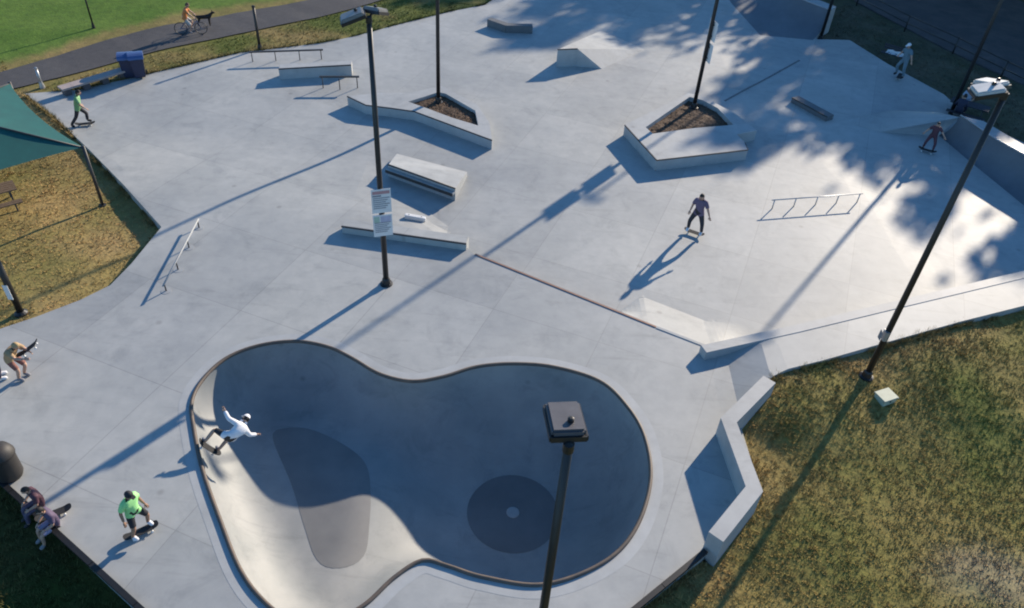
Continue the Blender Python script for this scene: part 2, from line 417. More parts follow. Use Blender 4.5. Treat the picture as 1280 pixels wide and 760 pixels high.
LOT = _l + [p + Vector((9, 9.5, 0)) for p in _l[::-1]]
def z_path(x, y): return -0.02
def nz(x, y, s): return noise.noise(Vector((x * s, y * s, 3.3)))
def lerp3(a, b, t): return tuple(a[i] + (b[i] - a[i]) * t for i in range(3))
def g_tint(x, y):
    green = (0.075, 0.125, 0.03); lawn = (0.11, 0.185, 0.036); dry = (0.26, 0.20, 0.085); tan = (0.37, 0.265, 0.12); olive = (0.155, 0.13, 0.045); dark = (0.08, 0.095, 0.025)
    n1 = nz(x, y, 0.35) + 0.5 * nz(x, y, 1.1)
    if x < -5 and y > 26 or (y > 48 and x < 10):
        yu = poly_y(PU, x)
        t = smooth01((y - yu - 1.0 + 0.8 * n1) / 1.2)
        c = lerp3(dry, lawn, t)
        if y < yu: c = lerp3(dry, (0.12, 0.14, 0.035), smooth01(0.3 + n1 + max(0, min(.5, (x + 14) / 6))))
        if x < -14 and y < 33: c = lerp3(tan, dry, smooth01(0.5 + n1))
        return c
    if x < -10 and y > 15: return lerp3(tan, (0.29, 0.225, 0.09), smooth01(0.45 + 1.2 * n1 - (y - 21) * 0.05))
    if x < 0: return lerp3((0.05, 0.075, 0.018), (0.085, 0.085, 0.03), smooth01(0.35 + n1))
    if x > 14 and y > 27: return lerp3((0.10, 0.10, 0.07), (0.15, 0.13, 0.095), smooth01(0.45 + n1))
    g = smooth01(0.22 + 0.8 * n1 + (x - 12) * 0.035)
    c = lerp3((0.275, 0.222, 0.08), (0.195, 0.195, 0.055), g)
    e = seg_dist(x, y, OUTL)
    c = lerp3((0.32, 0.23, 0.10), c, smooth01(e / 1.6 + 0.25 + 0.5 * n1))
    bp = P(1250, 735, -.2); d = math.hypot((x - bp.x) / 2.2, (y - bp.y) / 1.0)
    c = lerp3((0.33, 0.27, 0.17), c, smooth01(d - 0.1 + 0.5 * n1))
    return c
inset = []
N = len(OUTL)
for i in range(N):
    d1 = (OUTL[i] - OUTL[i - 1]); d2 = (OUTL[(i + 1) % N] - OUTL[i]); d1.z = d2.z = 0
    d = (d1.normalized() + d2.normalized()).normalized(); nrm = Vector((-d.y, d.x, 0))
    q = OUTL[i] + nrm * 0.15
    if not inside(q.x, q.y, OUTL): q = OUTL[i] - nrm * 0.15
    inset.append(q)
big = [Vector((-400, -300, 0)), Vector((400, -300, 0)), Vector((400, 700, 0)), Vector((-400, 700, 0))]
near = [Vector((-34, 0, 0)), Vector((34, 0, 0)), Vector((34, 62, 0)), Vector((-34, 62, 0))]
gpts = [q for q in grid_pts(near, 0.5, 0.1) if not inside(q[0], q[1], OUTL)]
gpts += [(x, y) for x in range(-390, 400, 20) for y in range(-290, 700, 20) if not inside(x, y, near)]
def z_gr(x, y):
    z = z_ground(x, y)
    if inside(x, y, near): z += 0.035 * nz(x, y, 0.9)
    return z
grd = cdt_sheet('grass_ground', GROUND, big, [inset], [], gpts, z_gr, smooth=True, tint=g_tint)
struct(grd)
pth = MB()
pl = spline(PL, 40, False); pu = spline(PU, 40, False)
pth.add([Vector((p.x, p.y, z_gr(p.x, p.y) + 0.05)) for p in pl] + [Vector((p.x, p.y, z_gr(p.x, p.y) + 0.05)) for p in pu], [[i, i + 1, 41 + i, 40 + i] for i in range(39)])
struct(pth.build('asphalt_path', ASPH))
lot = MB().prism([Vector((p.x, p.y, -0.2)) for p in LOT], z0=-0.5)
struct(lot.build('parking_road', mat('old_asphalt', (0.06, 0.06, 0.064), 0.9, (0.045, 0.045, 0.05), 2, 0.2, scale2=0.8, c3=(1.5, 1.4, 1.3), bscale=60)))

# ------------------------------------------------------------------ skate bowl
bowl = thing('skate_bowl', 'kidney shaped concrete skate bowl sunk into the deck, left wall sunlit', 'skate bowl', (LIP[0].x, LIP[0].y, DECK))
D_SH, D_DP = 1.55, 2.65
def bowl_z(x, y, d):
    t = smooth01((x + 4.2) / 3.6)
    D = D_SH + (D_DP - D_SH) * t
    Rr = 1.55 + 0.85 * t
    k = min(1.0, d / Rr)
    return DECK - D * math.sqrt(max(0, 1 - (1 - k) ** 2))
offs = [0.015, 0.05, 0.11, 0.19, 0.29, 0.41, 0.55]
bp_pts = []
for o in offs:
    for p, n_ in zip(LIP, LIPN):
        q = p + n_ * o
        if inside(q.x, q.y, LIP) and abs(seg_dist(q.x, q.y, LIP) - o) < 0.015: bp_pts.append((q.x, q.y))
bp_pts += [q for q in grid_pts(LIP, 0.17, 0.64)]
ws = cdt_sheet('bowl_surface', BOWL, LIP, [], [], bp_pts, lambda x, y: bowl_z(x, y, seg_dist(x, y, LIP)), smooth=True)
ws.parent = bowl; ws.matrix_parent_inverse = Matrix.Translation(-bowl.location)
def floor_patch(name, pts, m, lift=0.006):
    g = grid_pts(pts, 0.16, 0.05)
    o = cdt_sheet(name, m, pts, [], [], g, lambda x, y: bowl_z(x, y, seg_dist(x, y, LIP)) + lift, smooth=True)
    o.parent = bowl; o.matrix_parent_inverse = Matrix.Translation(-bowl.location); return o
pad = spline([P(x, y, DECK - D_SH + z_) for x, y, z_ in [(341, 548, 0), (352, 536, 0), (385, 536, 0), (425, 553, 0), (456, 578, 0), (463, 612, -.02), (461, 655, 0), (456, 688, 0), (438, 705, 0.02), (412, 709, .03), (394, 696, .03), (381, 660, 0), (364, 605, 0)]], 70)
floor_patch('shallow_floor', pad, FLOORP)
dc = P(641, 641, DECK - D_DP)
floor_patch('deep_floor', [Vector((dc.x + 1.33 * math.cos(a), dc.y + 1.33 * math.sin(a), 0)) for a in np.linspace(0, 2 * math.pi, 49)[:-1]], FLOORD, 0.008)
dr = MB().lathe((dc.x, dc.y, DECK - D_DP + 0.004), [(0.19, 0), (0.19, 0.02), (0.14, 0.03), (0.02, 0.03)], 20).build('drain_cover', CONC_L, bowl)
cp = MB().tube([Vector((p.x, p.y, DECK + 0.015)) + n_ * 0.0 for p, n_ in zip(LIP, LIPN)], 0.055, 8, True)
cp.build('coping', COPE, bowl, smooth=True)
# paler band of deck poured around the lip
ring = MB(); n = len(LIP)
ring.add([p + Vector((0, 0, 0.003)) - nn * 0.05 for p, nn in zip(LIP, LIPN)] + [p + Vector((0, 0, 0.003)) - nn * 0.34 for p, nn in zip(LIP, LIPN)], [[i, (i + 1) % n, n + (i + 1) % n, n + i] for i in range(n)])
ring.build('deck_collar', mat('collar_concrete', (0.43, 0.44, 0.43), 0.6, (0.38, 0.39, 0.385), 2.4, 0.03, scale2=0.7, c3=(0.88, 0.88, 0.88)), bowl)

# ------------------------------------------------------------------ ledges, walls, banks
def ground_z(x, y): return z_conc(x, y) if inside(x, y, OUTL) else z_gr(x, y)

# retaining wall beside the bowl deck
WT = 0.97
wpx = [(962, 474), (911, 525), (943, 611), (895, 671)]
wp = [P(x, y, WT) for x, y in wpx]
def offset_line(line, w):
    out = []
    for i, p in enumerate(line):
        a = line[max(i - 1, 0)]; b = line[min(i + 1, len(line) - 1)]
        d1 = (p - a).normalized() if i else (b - p).normalized(); d2 = (b - p).normalized() if i < len(line) - 1 else d1
        n1 = Vector((-d1.y, d1.x, 0)); n2 = Vector((-d2.y, d2.x, 0)); bis = (n1 + n2).normalized()
        out.append(p + bis * (w / max(0.4, bis.dot(n1))))
    return out
wl_ = offset_line(wp, 0.2); wr_ = offset_line(wp, -0.2)
wt = thing('retaining_wall', 'pale zigzag concrete wall around shaded corner of bowl deck beside grass', 'wall', (wp[2].x, wp[2].y, 0))
w_ = MB(); 
for i in range(3):
    w_.prism([wl_[i], wl_[i + 1], wr_[i + 1], wr_[i]], z0=-0.6)
bm_ = w_.build('wall_body', CONC_L, wt)
# long low ledge on the right
kd = MB(); KW = 0.36
kz = [Vector((p.x, p.y, 0.618)) for p in KL]
ko = offset_line(kz, KW)
kd.prism(kz + ko[::-1], z0=-0.4)
tag(kd.build('long_ledge', CONC_L, bevel=0.015), 'long low pale concrete ledge between sunlit plaza and grass side pavement', 'ledge')
# manual pad by the sign pole
mz = 0.62
a = P(427, 282, mz); b = P(583, 304, mz); d = (b - a).normalized(); nn = Vector((-d.y, d.x, 0))
mpt = thing('long_grind_ledge', 'long narrow concrete ledge with dark front face behind the notice pole', 'ledge', ((a.x + b.x) / 2, (a.y + b.y) / 2, DECK))
MB().prism([a, b, b + nn * .45, a + nn * .45], z0=-.1).build('ledge_block', CONC, mpt, bevel=.012)
MB().bar(a + Vector((0, 0, -0.02)) - nn * 0.02, b + Vector((0, 0, -0.02)) - nn * 0.02, 0.05, 0.05).build('steel_edge', DSTEEL, mpt)
# rusty steel edge along the deck break
e0 = P(594, 318, DECK); e1 = P(820, 409, DECK)
tag(MB().bar(e0, e1, 0.07, 0.045).build('steel_edge_strip', RUST), 'rust red steel edge strip running along the deck break line', 'edge strip')
e2 = P(893, 437, DECK)
tag(MB().bar(e1 + (e2 - e1).normalized() * 0.02, e2, 0.10, 0.04).build('concrete_edge_strip', CONC_L), 'pale edge strip topping the bright bank at the deck corner', 'edge strip')

for lab_, (ea, eb) in (('black steel kerb rail along the deck edge below the zigzag wall', ((882, 689), (705, 834))), ('black steel kerb rail along the deck edge where two people sit', ((-30, 574), (296, 871)))):
    ea = P(*ea, DECK + .04); eb = P(*eb, DECK + .04); kt = thing('kerb_rail', lab_, 'kerb rail', tuple(ea)); k_n = int((eb - ea).length / 1.5)
    for k in range(k_n):
        MB().bar(ea.lerp(eb, k / k_n), ea.lerp(eb, (k + .99) / k_n), .13, .09).build('rail_section', BLACK, kt)
# bank ramp with steel coping
f0 = P(485, 206, .55); f1 = P(569, 236, .55); b0 = P(496, 192, .2); b1 = P(584, 215, .2)
rt = thing('bank_ramp', 'short white bank ramp with doubled dark steel lip casting broad shadow', 'ramp', (f0.x, f0.y, 0))
MB().add([f0, f1, b1, b0] + [Vector((p.x, p.y, -0.2)) for p in (f0, f1, b1, b0)], [[0, 1, 2, 3], [4, 7, 6, 5], [0, 4, 5, 1], [1, 5, 6, 2], [2, 6, 7, 3], [3, 7, 4, 0]]).build('ramp_body', CONC_L, rt, bevel=0.01)
dd = (f1 - f0).normalized(); nb = Vector((dd.y, -dd.x, 0))
MB().tube([f0 + Vector((0, 0, 0.01)), f1 + Vector((0, 0, 0.01))], 0.035, 8).build('coping', DSTEEL, rt, smooth=True)
MB().bar(f0 + nb * 0.09 + Vector((0, 0, -0.17)), f1 + nb * 0.09 + Vector((0, 0, -0.17)), 0.17, 0.10).build('lip_step', CONC_L, rt)
MB().bar(f0 + nb * 0.19 + Vector((0, 0, -0.2)), f1 + nb * 0.19 + Vector((0, 0, -0.2)), 0.03, 0.12).build('steel_edge', DSTEEL, rt)
# small kerb bar
q0 = P(506, 269, .3); q1 = P(532, 271, .3); q0.z = z_conc(q0.x, q0.y); q1.z = z_conc(q1.x, q1.y)
pk = thing('parking_kerb', 'short white kerb bar lying between the bank ramp and the long ledge', 'kerb', tuple(q0))
MB().bar(q0 + Vector((0, 0, .08)), q1 + Vector((0, 0, .08)), 0.18, 0.18).build('kerb_bar', WHITE, pk, bevel=0.02)
for t in (0.2, 0.8):
    MB().lathe(q0.lerp(q1, t) + Vector((0, 0, .17)), [(0.02, -0.01), (0.02, 0.012), (0.005, 0.016)], 8).build('bolt_head', DSTEEL, pk)

def planter(name, label, outer, inner, zt, zb, waxed=()):
    o_ = [P(x, y, zt) for x, y in outer]; i_ = [P(x, y, zt) for x, y in inner]
    c = sum(o_, Vector()) / len(o_)
    t = thing(name, label, 'planter', (c.x, c.y, 0))
    me = cdt_sheet('planter_wall', CONC_L, o_, [i_], [], [], lambda x, y: zt)
    bm = bmesh.new(); bm.from_mesh(me.data)
    be = [e for e in bm.edges if len(e.link_faces) == 1]
    r = bmesh.ops.extrude_edge_only(bm, edges=be)
    for g in r['geom']:
        if isinstance(g, bmesh.types.BMVert): g.co.z -= zt + 0.15
    bmesh.ops.recalc_face_normals(bm, faces=bm.faces)
    bm.to_mesh(me.data); bm.free()
    me.parent = t; me.matrix_parent_inverse = Matrix.Translation(-t.location)
    for k in waxed:
        e_a, e_b = o_[k], o_[(k + 1) % len(o_)]
        MB().bar(e_a + Vector((0, 0, -.018)), e_b + Vector((0, 0, -.018)), .045, .045).build('steel_edge', DSTEEL, t)
    g = grid_pts(i_, 0.15, 0.03)
    s_ = cdt_sheet('bark_bed', BARK, i_, [], [], g, lambda x, y: zb + 0.06 * nz(x, y, 1.7) + 0.03 * nz(x, y, 6), smooth=False)
    s_.parent = t; s_.matrix_parent_inverse = Matrix.Translation(-t.location)
    mc = MB()
    for k in range(520):
        x, y = random.choice(g); x += random.uniform(-.08, .08); y += random.uniform(-.08, .08)
        if not inside(x, y, i_): continue
        a_ = random.uniform(0, 6.3); L = random.uniform(.03, .08)
        mc.box((x, y, zb + 0.06 * nz(x, y, 1.7) + 0.03), (L, L * .4, .012), Matrix.Rotation(a_, 3, 'Z') @ Matrix.Rotation(random.uniform(-.5, .5), 3, 'X'))
    o2 = mc.build('mulch_chips', mat('mulch_chip', (0.21, 0.13, 0.075), 0.9, (0.10, 0.06, 0.035), 1.3), t); o2['kind'] = 'stuff'
    return t
planter('planter', 'angular raised concrete planter with long pointed ledge, bark bed and light pole',
        [(434, 120), (457, 131), (490, 135), (518, 139), (615, 175), (612, 154), (597, 131), (552, 107), (512, 116), (472, 116)],
        [(510, 127), (530, 121), (548, 115), (557, 117), (594, 138), (598, 157), (565, 147), (533, 135)], .46, .30, (0, 1, 2, 3))
planter('planter', 'angular raised concrete planter with broad white front slab and notched corner',
        [(781, 156), (821, 200), (935, 187), (931, 178), (921, 168), (946, 163), (919, 142), (882, 122), (861, 116)],
        [(807, 159), (816, 167), (868, 160), (917, 156), (897, 135), (878, 125), (862, 121)], .52, .30, (0, 1, 2))

# ledge with rails far left
def flat_rail(name, label, base, h, m, group=None, posts=None, w=0.05, hh=0.05, round_=False, plates=False, cat='rail'):
    a = base[0]; t = thing(name, label, cat, (a.x, a.y, ground_z(a.x, a.y)), group)
    tops = [Vector((p.x, p.y, ground_z(p.x, p.y) + h)) for p in base]
    d = (tops[-1] - tops[0]).normalized()
    A = tops[0] - d * 0.12; B = tops[-1] + d * 0.12
    (MB().tube([A, B], w / 2, 8).build('rail_bar', m, t, smooth=True) if round_ else MB().bar(A, B, w, hh).build('rail_bar', m, t))
    for p, q in zip(base, tops):
        g = ground_z(p.x, p.y)
        MB().tube([Vector((p.x, p.y, g - 0.03)), q - Vector((0, 0, 0.02))], 0.024, 8).build('post', m if not plates else DSTEEL, t, smooth=True)
        if plates: MB().lathe((p.x, p.y, g), [(0.17, -0.01), (0.17, 0.008), (0.05, 0.014)], 14).build('footing', CONC_L, t)
    return t
flat_rail('grind_rail', 'long dark flat grind rail beyond the shaded white ledge', [P(316, 77), P(345, 76), P(375, 75), P(402, 74)], .5, DSTEEL, w=.10, hh=.06)
flat_rail('grind_rail', 'short dark flat rail on three legs beside the shaded white ledge', [P(404, 110), P(425, 112), P(447, 110)], .58, DSTEEL, w=.10, hh=.07)
lz = .55
l0 = P(348, 86, lz); l1 = P(439, 81, lz); l2 = P(440, 75.5, lz); l3 = P(350, 80, lz)
lt = thing('grind_ledge', 'shaded concrete ledge with white top between two dark rails', 'ledge', (l0.x, l0.y, 0))
MB().prism([l0, l1, l2, l3], z0=-.1).build('ledge_block', CONC_L, lt, bevel=0.012)
MB().bar(l0 + Vector((0, 0, -.01)), l1 + Vector((0, 0, -.01)), 0.05, 0.05).build('steel_edge', DSTEEL, lt)
flat_rail('round_rail', 'low grey round rail on four posts near the dry grass corner', [P(250, 289, .15), P(237, 312, .22), P(223, 338, .27), P(208, 364, .29)], .30, mat('grey_rail_paint', (.36, .37, .37), .6), w=.06, round_=True, plates=True)
flat_rail('round_rail', 'thin steel rail on five dark posts reaching into the tree shade', [P(965, 261), P(992, 258), P(1019, 256), P(1045, 254), P(1071, 253)], .42, STEEL, w=.045, round_=True)
# L shaped ledge far away, block ledge, launch ramp
lg = thing('angled_ledge', 'low dark angled ledge far off in the tree shade', 'ledge', tuple(P(630, 33)))
p0, p1, p2 = P(609, 24, .42), P(632, 32, .42), P(666, 33, .42)
ol = offset_line([p0, p1, p2], 0.4)
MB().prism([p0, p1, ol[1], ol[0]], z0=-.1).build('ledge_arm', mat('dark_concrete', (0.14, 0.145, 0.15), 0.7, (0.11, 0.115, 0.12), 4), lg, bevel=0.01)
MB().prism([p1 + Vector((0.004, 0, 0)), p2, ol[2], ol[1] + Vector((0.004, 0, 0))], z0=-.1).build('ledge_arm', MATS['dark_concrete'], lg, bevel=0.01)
k0, k1 = P(990, 122, .2), P(1034, 146, .2); kdv = (k1 - k0).normalized(); kn = Vector((-kdv.y, kdv.x, 0))
bl = thing('block_ledge', 'dark box ledge standing alone in the tree shade', 'ledge', (k0.x, k0.y, ground_z(k0.x, k0.y)))
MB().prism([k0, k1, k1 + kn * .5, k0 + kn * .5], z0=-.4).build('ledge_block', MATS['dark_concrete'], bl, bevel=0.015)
MB().bar(k0 + Vector((0, 0, -.01)), k1 + Vector((0, 0, -.01)), .05, .05).build('steel_edge', DSTEEL, bl)
lr = thing('launch_ramp', 'pale concrete kicker with dark end face and long pointed shadow', 'ramp', tuple(P(712, 90)))
u0, u1 = P(697, 62, .95), P(722, 61, .95)
g0, g1 = P(697, 88), P(722, 87)
r0, r1 = P(752, 38, 0), P(806, 62, 0)
MB().add([u0, u1, r1, r0, Vector((u0.x, u0.y, -.1)), Vector((u1.x, u1.y, -.1)), r1 - Vector((0, 0, .1)), r0 - Vector((0, 0, .1))],
         [[0, 1, 2, 3], [0, 4, 5, 1], [1, 5, 6, 2], [2, 6, 7, 3], [3, 7, 4, 0], [4, 7, 6, 5]]).build('ramp_body', CONC_L, lr)
w0, w1, w2 = P(752, 86, 0), P(668, 78, 0), P(722, 52, 0)
MB().add([u1 + Vector((0.004, 0.004, 0)), Vector((u1.x + .004, u1.y + .004, 0)), w0, r1 + Vector((.004, 0, 0.0))], [[0, 1, 2], [0, 2, 3], [1, 3, 2], [0, 3, 1]]).build('side_bank', CONC_L, lr)
MB().bar(u0 + Vector((0, 0, .0)), u1 + Vector((0, 0, .0)), .05, .05).build('steel_edge', DSTEEL, lr)

# trench drain
t0, t1 = P(906, 126, .012), P(1000, 74, .012)
t1.z = ground_z(t1.x, t1.y) + .012; t0.z = ground_z(t0.x, t0.y) + .012
dr_t = thing('trench_drain', 'narrow dark trench drain crossing the paving behind the notched planter', 'drain', (t0.x, t0.y, 0))
ns = 14
for k in range(ns):
    aa = t0.lerp(t1, k / ns); bb = t0.lerp(t1, (k + .94) / ns)
    aa.z = ground_z(aa.x, aa.y) + .012; bb.z = ground_z(bb.x, bb.y) + .012
    MB().bar(aa, bb, .09, .02).build('grate', mat('weathered_grate', (.16, .16, .165), .6), dr_t)

# quarter pipes
RAMP_SHADE = mat('shaded_ramp_concrete', (0.14, 0.155, 0.175), 0.6, (0.12, 0.135, 0.15), 1.8, 0.03, scale2=0.5, c3=(0.85, 0.85, 0.87))  # concrete darkened and blued: the transitions' shade is put into the colour
def quarter(name, label, foot, top, h, dw, mdeck=CONC_L):
    """curved transition from foot line up to top line, deck of width dw behind"""
    n = len(foot); t = thing(name, label, 'quarter pipe', tuple(foot[0]))
    b = MB(); S = 9; vs = []
    for f_, q in zip(foot, top):
        for k in range(S + 1):
            a = (math.pi / 2) * 0.86 * k / S
            u = math.sin(a) / math.sin(math.pi / 2 * .86); v = (1 - math.cos(a)) / (1 - math.cos(math.pi / 2 * .86))
            p = f_.lerp(q, u); vs.append(Vector((p.x, p.y, f_.z + h * v)))
    fs = [[i * (S + 1) + k, (i + 1) * (S + 1) + k, (i + 1) * (S + 1) + k + 1, i * (S + 1) + k + 1] for i in range(n - 1) for k in range(S)]
    b.add(vs, fs); b.build('transition', RAMP_SHADE, t, smooth=True)
    topz = [Vector((q.x, q.y, f_.z + h)) for f_, q in zip(foot, top)]
    back = [q + (q - f_).normalized() * dw for f_, q in zip(foot, top)]
    back = [Vector((q.x, q.y, z.z)) for q, z in zip(back, topz)]
    for i in range(n - 1):
        MB().prism([topz[i], topz[i + 1], back[i + 1], back[i]], z0=-.6).build('deck_slab', mdeck, t)
    for i in (0, n - 1):
        prof = vs[i * (S + 1):(i + 1) * (S + 1)]
        MB().add(prof + [Vector((topz[i].x, topz[i].y, foot[i].z - .1)), Vector((foot[i].x, foot[i].y, foot[i].z - .1))], [list(range(len(prof) + 2))]).build('end_wall', CONC, t)
    MB().tube([p + Vector((0, 0, .01)) for p in topz], .04, 8).build('coping', STEEL, t, smooth=True)
    return t
Z0 = -.05
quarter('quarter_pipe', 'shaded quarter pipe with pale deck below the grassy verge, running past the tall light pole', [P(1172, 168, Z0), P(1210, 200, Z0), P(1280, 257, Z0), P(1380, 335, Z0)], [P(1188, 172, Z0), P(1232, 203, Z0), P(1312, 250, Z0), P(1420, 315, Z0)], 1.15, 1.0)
_q = [o for o in col.objects if o.name.startswith('quarter_pipe')][0]
hA = P(1188, 172, Z0) + Vector((0, 0, 1.05)); hB = P(1048, 152, Z0); hC = P(1173, 170, Z0); hD = P(1172, 140, Z0); hE = P(1100, 165, Z0); hF = P(1108, 148, Z0) + Vector((0, 0, .42))
MB().add([hA, hB, hC, hD, hE, hF], [[1, 4, 5], [4, 2, 0, 5], [1, 5, 3], [5, 0, 3]]).build('side_bank', CONC, _q, smooth=True)
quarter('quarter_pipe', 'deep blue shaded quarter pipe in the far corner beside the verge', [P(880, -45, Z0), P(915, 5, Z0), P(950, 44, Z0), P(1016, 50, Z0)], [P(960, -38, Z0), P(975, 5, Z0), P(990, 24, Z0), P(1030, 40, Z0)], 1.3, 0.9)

# ------------------------------------------------------------------ light poles
def flood(parent, c, az, tilt, w=.46, l=.62, h=.15, housing=HEADTOP):
    """shoebox floodlight centred at c; az = where it points, tilt = degrees down"""
    rot = Matrix.Rotation(R(az), 3, 'Z') @ Matrix.Rotation(R(tilt), 3, 'Y')
    c = Vector(c)
    b = MB(); b.box(c, (l, w, h), rot)
    o = b.build('floodlight', housing, parent, bevel=0.03)
    r = MB()
    for sx, sy, lx, ly in ((0, 1, l, .03), (0, -1, l, .03), (1, 0, .03, w), (-1, 0, .03, w)):
        r.box(c + rot @ Vector((sx * (l / 2 + .005), sy * (w / 2 + .005), -h * .35)), (lx + .03, ly + .02, h * .55), rot)
    r.build('rim', BLACK, o)
    MB().box(c + rot @ Vector((0, 0, -h / 2 - .012)), (l * .86, w * .84, .02), rot).build('lens', LENS, o)
    MB().lathe(c + rot @ Vector((-l * .2, -w * .1, h / 2 - .005)), [(.045, 0), (.045, .06), (.02, .075)], 10).build('photocell', BLACK, o)
    return o
def light_pole(label, base, h, heads, group='tall black light poles', r0=.095, r1=.07, housing=HEADTOP):
    g = ground_z(base.x, base.y) if base.z == 0 else base.z
    t = thing('light_pole', label, 'light pole', (base.x, base.y, g), group)
    B = Vector((base.x, base.y, g))
    MB().tube([B + Vector((0, 0, .02)), B + Vector((0, 0, h * .5)), B + Vector((0, 0, h))], [r0, (r0 + r1) / 2, r1], 14).build('pole', BLACK, t, smooth=True)
    pl_ = MB().lathe(B, [(.21, -.02), (.21, .04), (.15, .06), (.13, .22), (.10, .27)], 18).build('base_cover', BLACK, t)
    for k in range(4):
        a = math.pi / 4 + k * math.pi / 2
        MB().lathe(B + Vector((.175 * math.cos(a), .175 * math.sin(a), .035)), [(.018, 0), (.018, .035), (.006, .04)], 6).build('anchor_bolt', DSTEEL, pl_)
    T = B + Vector((0, 0, h))
    MB().lathe(T, [(r1 * 1.25, -.12), (r1 * 1.25, .03), (.02, .06)], 12).build('pole_cap', BLACK, t)
    for az, tilt, dist in heads:
        d = Vector((math.cos(R(az)), math.sin(R(az)), 0))
        c = T + d * dist + Vector((0, 0, .10 - .2 * math.sin(R(tilt)) * .5))
        MB().tube([T - Vector((0, 0, .05)), T + d * .12 + Vector((0, 0, .03)), c - d * .12], .03, 8).build('bracket_arm', BLACK, t, smooth=True)
        flood(t, c, az, tilt, housing=housing)
    return t, B
PA, BA = light_pole('black light pole on the bowl deck carrying notice boards', P(483, 355, DECK), 8.95, [(195, 20, .42), (75, 20, .42)], housing=HEADMID)
PD, BD = light_pole('black light pole rooted in the long pointed planter', P(548, 128, .30), 9.2, [(200, 20, .42), (340, 20, .42)])
PE, BE = light_pole('black light pole with edge-on sign rooted in the notched planter', P(867, 135, .30), 9.2, [(200, 20, .42), (340, 20, .42)])
cb = P(1083, 470, .42)
PC, BC = light_pole('black light pole rising from the rough grass beside a small box', Vector((cb.x, cb.y, z_gr(cb.x, cb.y))), 9.25, [(178, 15, .42), (118, 15, .42)])
bt = P(711, 556, 9.0)
PB, BB = light_pole('black light pole whose single grey lamp stands out against the bowl', Vector((bt.x, bt.y, DECK)), 9.0 - DECK, [(98, 8, .36)], housing=HEADGREY, r0=.09, r1=.062)
gb = P(1188, 142, -.05)
PG, BG = light_pole('black light pole on the verge beside the picnic table', Vector((gb.x, gb.y, z_gr(gb.x, gb.y))), 9.2, [(200, 20, .42), (260, 20, .42)])
fb = P(1025, 50, -.3)
PF, BF = light_pole('black light pole on the verge near the far corner', Vector((fb.x, fb.y, z_gr(fb.x, fb.y))), 9.2, [(200, 20, .42), (260, 20, .42)])

def notice(name, label, pole_b, z, w, h, az, blocks, off=.10):
    """sign panel facing az on a pole; blocks: (u0,u1,v0,v1,material) printed areas in 0..1"""
    n = Vector((math.cos(R(az)), math.sin(R(az)), 0)); s = Vector((-n.y, n.x, 0))
    c = pole_b + Vector((0, 0, z)) + n * off
    t = thing(name, label, 'sign', tuple(c - Vector((0, 0, h / 2))))
    rot = Matrix((n, s, Vector((0, 0, 1)))).transposed()
    MB().box(c, (.012, w, h), rot).build('panel', WHITE, t)
    for u0, u1, v0, v1, m in blocks:
        MB().box(c + n * .0085 + s * ((u0 + u1) / 2 - .5) * w + Vector((0, 0, ((v0 + v1) / 2 - .5) * h)), (.004, (u1 - u0) * w, (v1 - v0) * h), rot).build('printed_block', m, t)
    for dz in (-.3, .3):
        MB().box(c - n * (off / 2 + .006) + Vector((0, 0, dz * h)), (off, .22, .04), rot).build('clamp', DSTEEL, t)
    return t
RED = plain('sign_red', (.32, .05, .05)); BLUE = plain('sign_blue', (.06, .10, .32)); GRN = plain('sign_green', (.10, .28, .14)); DK = plain('sign_dark', (.03, .03, .04)); LAV = plain('sign_lavender', (.35, .33, .5))
cz = math.degrees(math.atan2(-BA.y, -BA.x))
PALEL = plain('sign_pale_lavender', (.48, .47, .58)); PALEG = plain('sign_pale_green', (.42, .55, .44)); PALER = plain('sign_pale_red', (.5, .28, .28)); GREYT = plain('sign_grey_print', (.25, .25, .28))
LINES = [(.08, .92 - .1 * (k % 3), .62 - .085 * k, .655 - .085 * k, GREYT) for k in range(6)]
notice('notice_board', 'upper white notice with pale red heading on the deck light pole', BA, 3.35, .6, .85, cz + 8, [(.06, .94, .80, .93, PALER), (.06, .5, .70, .76, GREYT)] + LINES)
notice('notice_board', 'lower notice with lavender and pale green print on the deck light pole', BA, 2.45, .6, .8, cz + 8, [(.06, .34, .66, .93, PALEG), (.40, .94, .66, .93, PALEL)] + LINES)
ce = math.degrees(math.atan2(-BE.y, -BE.x))
notice('notice_board', 'upper white sign turned nearly edge-on high on the planter light pole', BE, 3.78, .8, .85, 15, [(.1, .9, .6, .9, RED), (.1, .9, .15, .5, DK)])
notice('notice_board', 'lower white sign turned nearly edge-on on the planter light pole', BE, 2.78, .8, .85, 15, [(.1, .9, .6, .9, BLUE), (.1, .9, .15, .5, DK)])
# small junction box on the right hand pole
jb = thing('junction_box', 'small grey junction box strapped to the grass light pole', 'box', tuple(BC + Vector((.12, 0, 1.3))))
MB().box(BC + Vector((-.05, -.03, 1.75)), (.12, .2, .34)).build('enclosure', STEEL, jb, bevel=.01)
MB().box(BC + Vector((-.195, -.03, 1.75)), (.01, .17, .3)).build('cover', mat('grey_paint', (.2, .2, .21), .6), jb)
# utility box on the grass
ub = P(1105, 500, .25); uz = z_gr(ub.x, ub.y)
u = thing('utility_box', 'small pale green utility box alone in the rough grass', 'utility box', (ub.x, ub.y, uz))
rz = Matrix.Rotation(R(25), 3, 'Z')
PALE = mat('pale_green_paint', (.42, .47, .36), .55, (.36, .41, .31), 5)
MB().box((ub.x, ub.y, uz + .05), (.5, .4, .22), rz).build('cabinet', PALE, u, bevel=.015)
MB().box((ub.x, ub.y, uz + .18), (.56, .46, .05), rz).build('lid', mat('cream_paint', (.40, .44, .33), .6), u, bevel=.015)
MB().box(Vector((ub.x, ub.y, uz + .1)) + rz @ Vector((0, -.205, 0)), (.05, .02, .06), rz).build('hasp', DSTEEL, u)

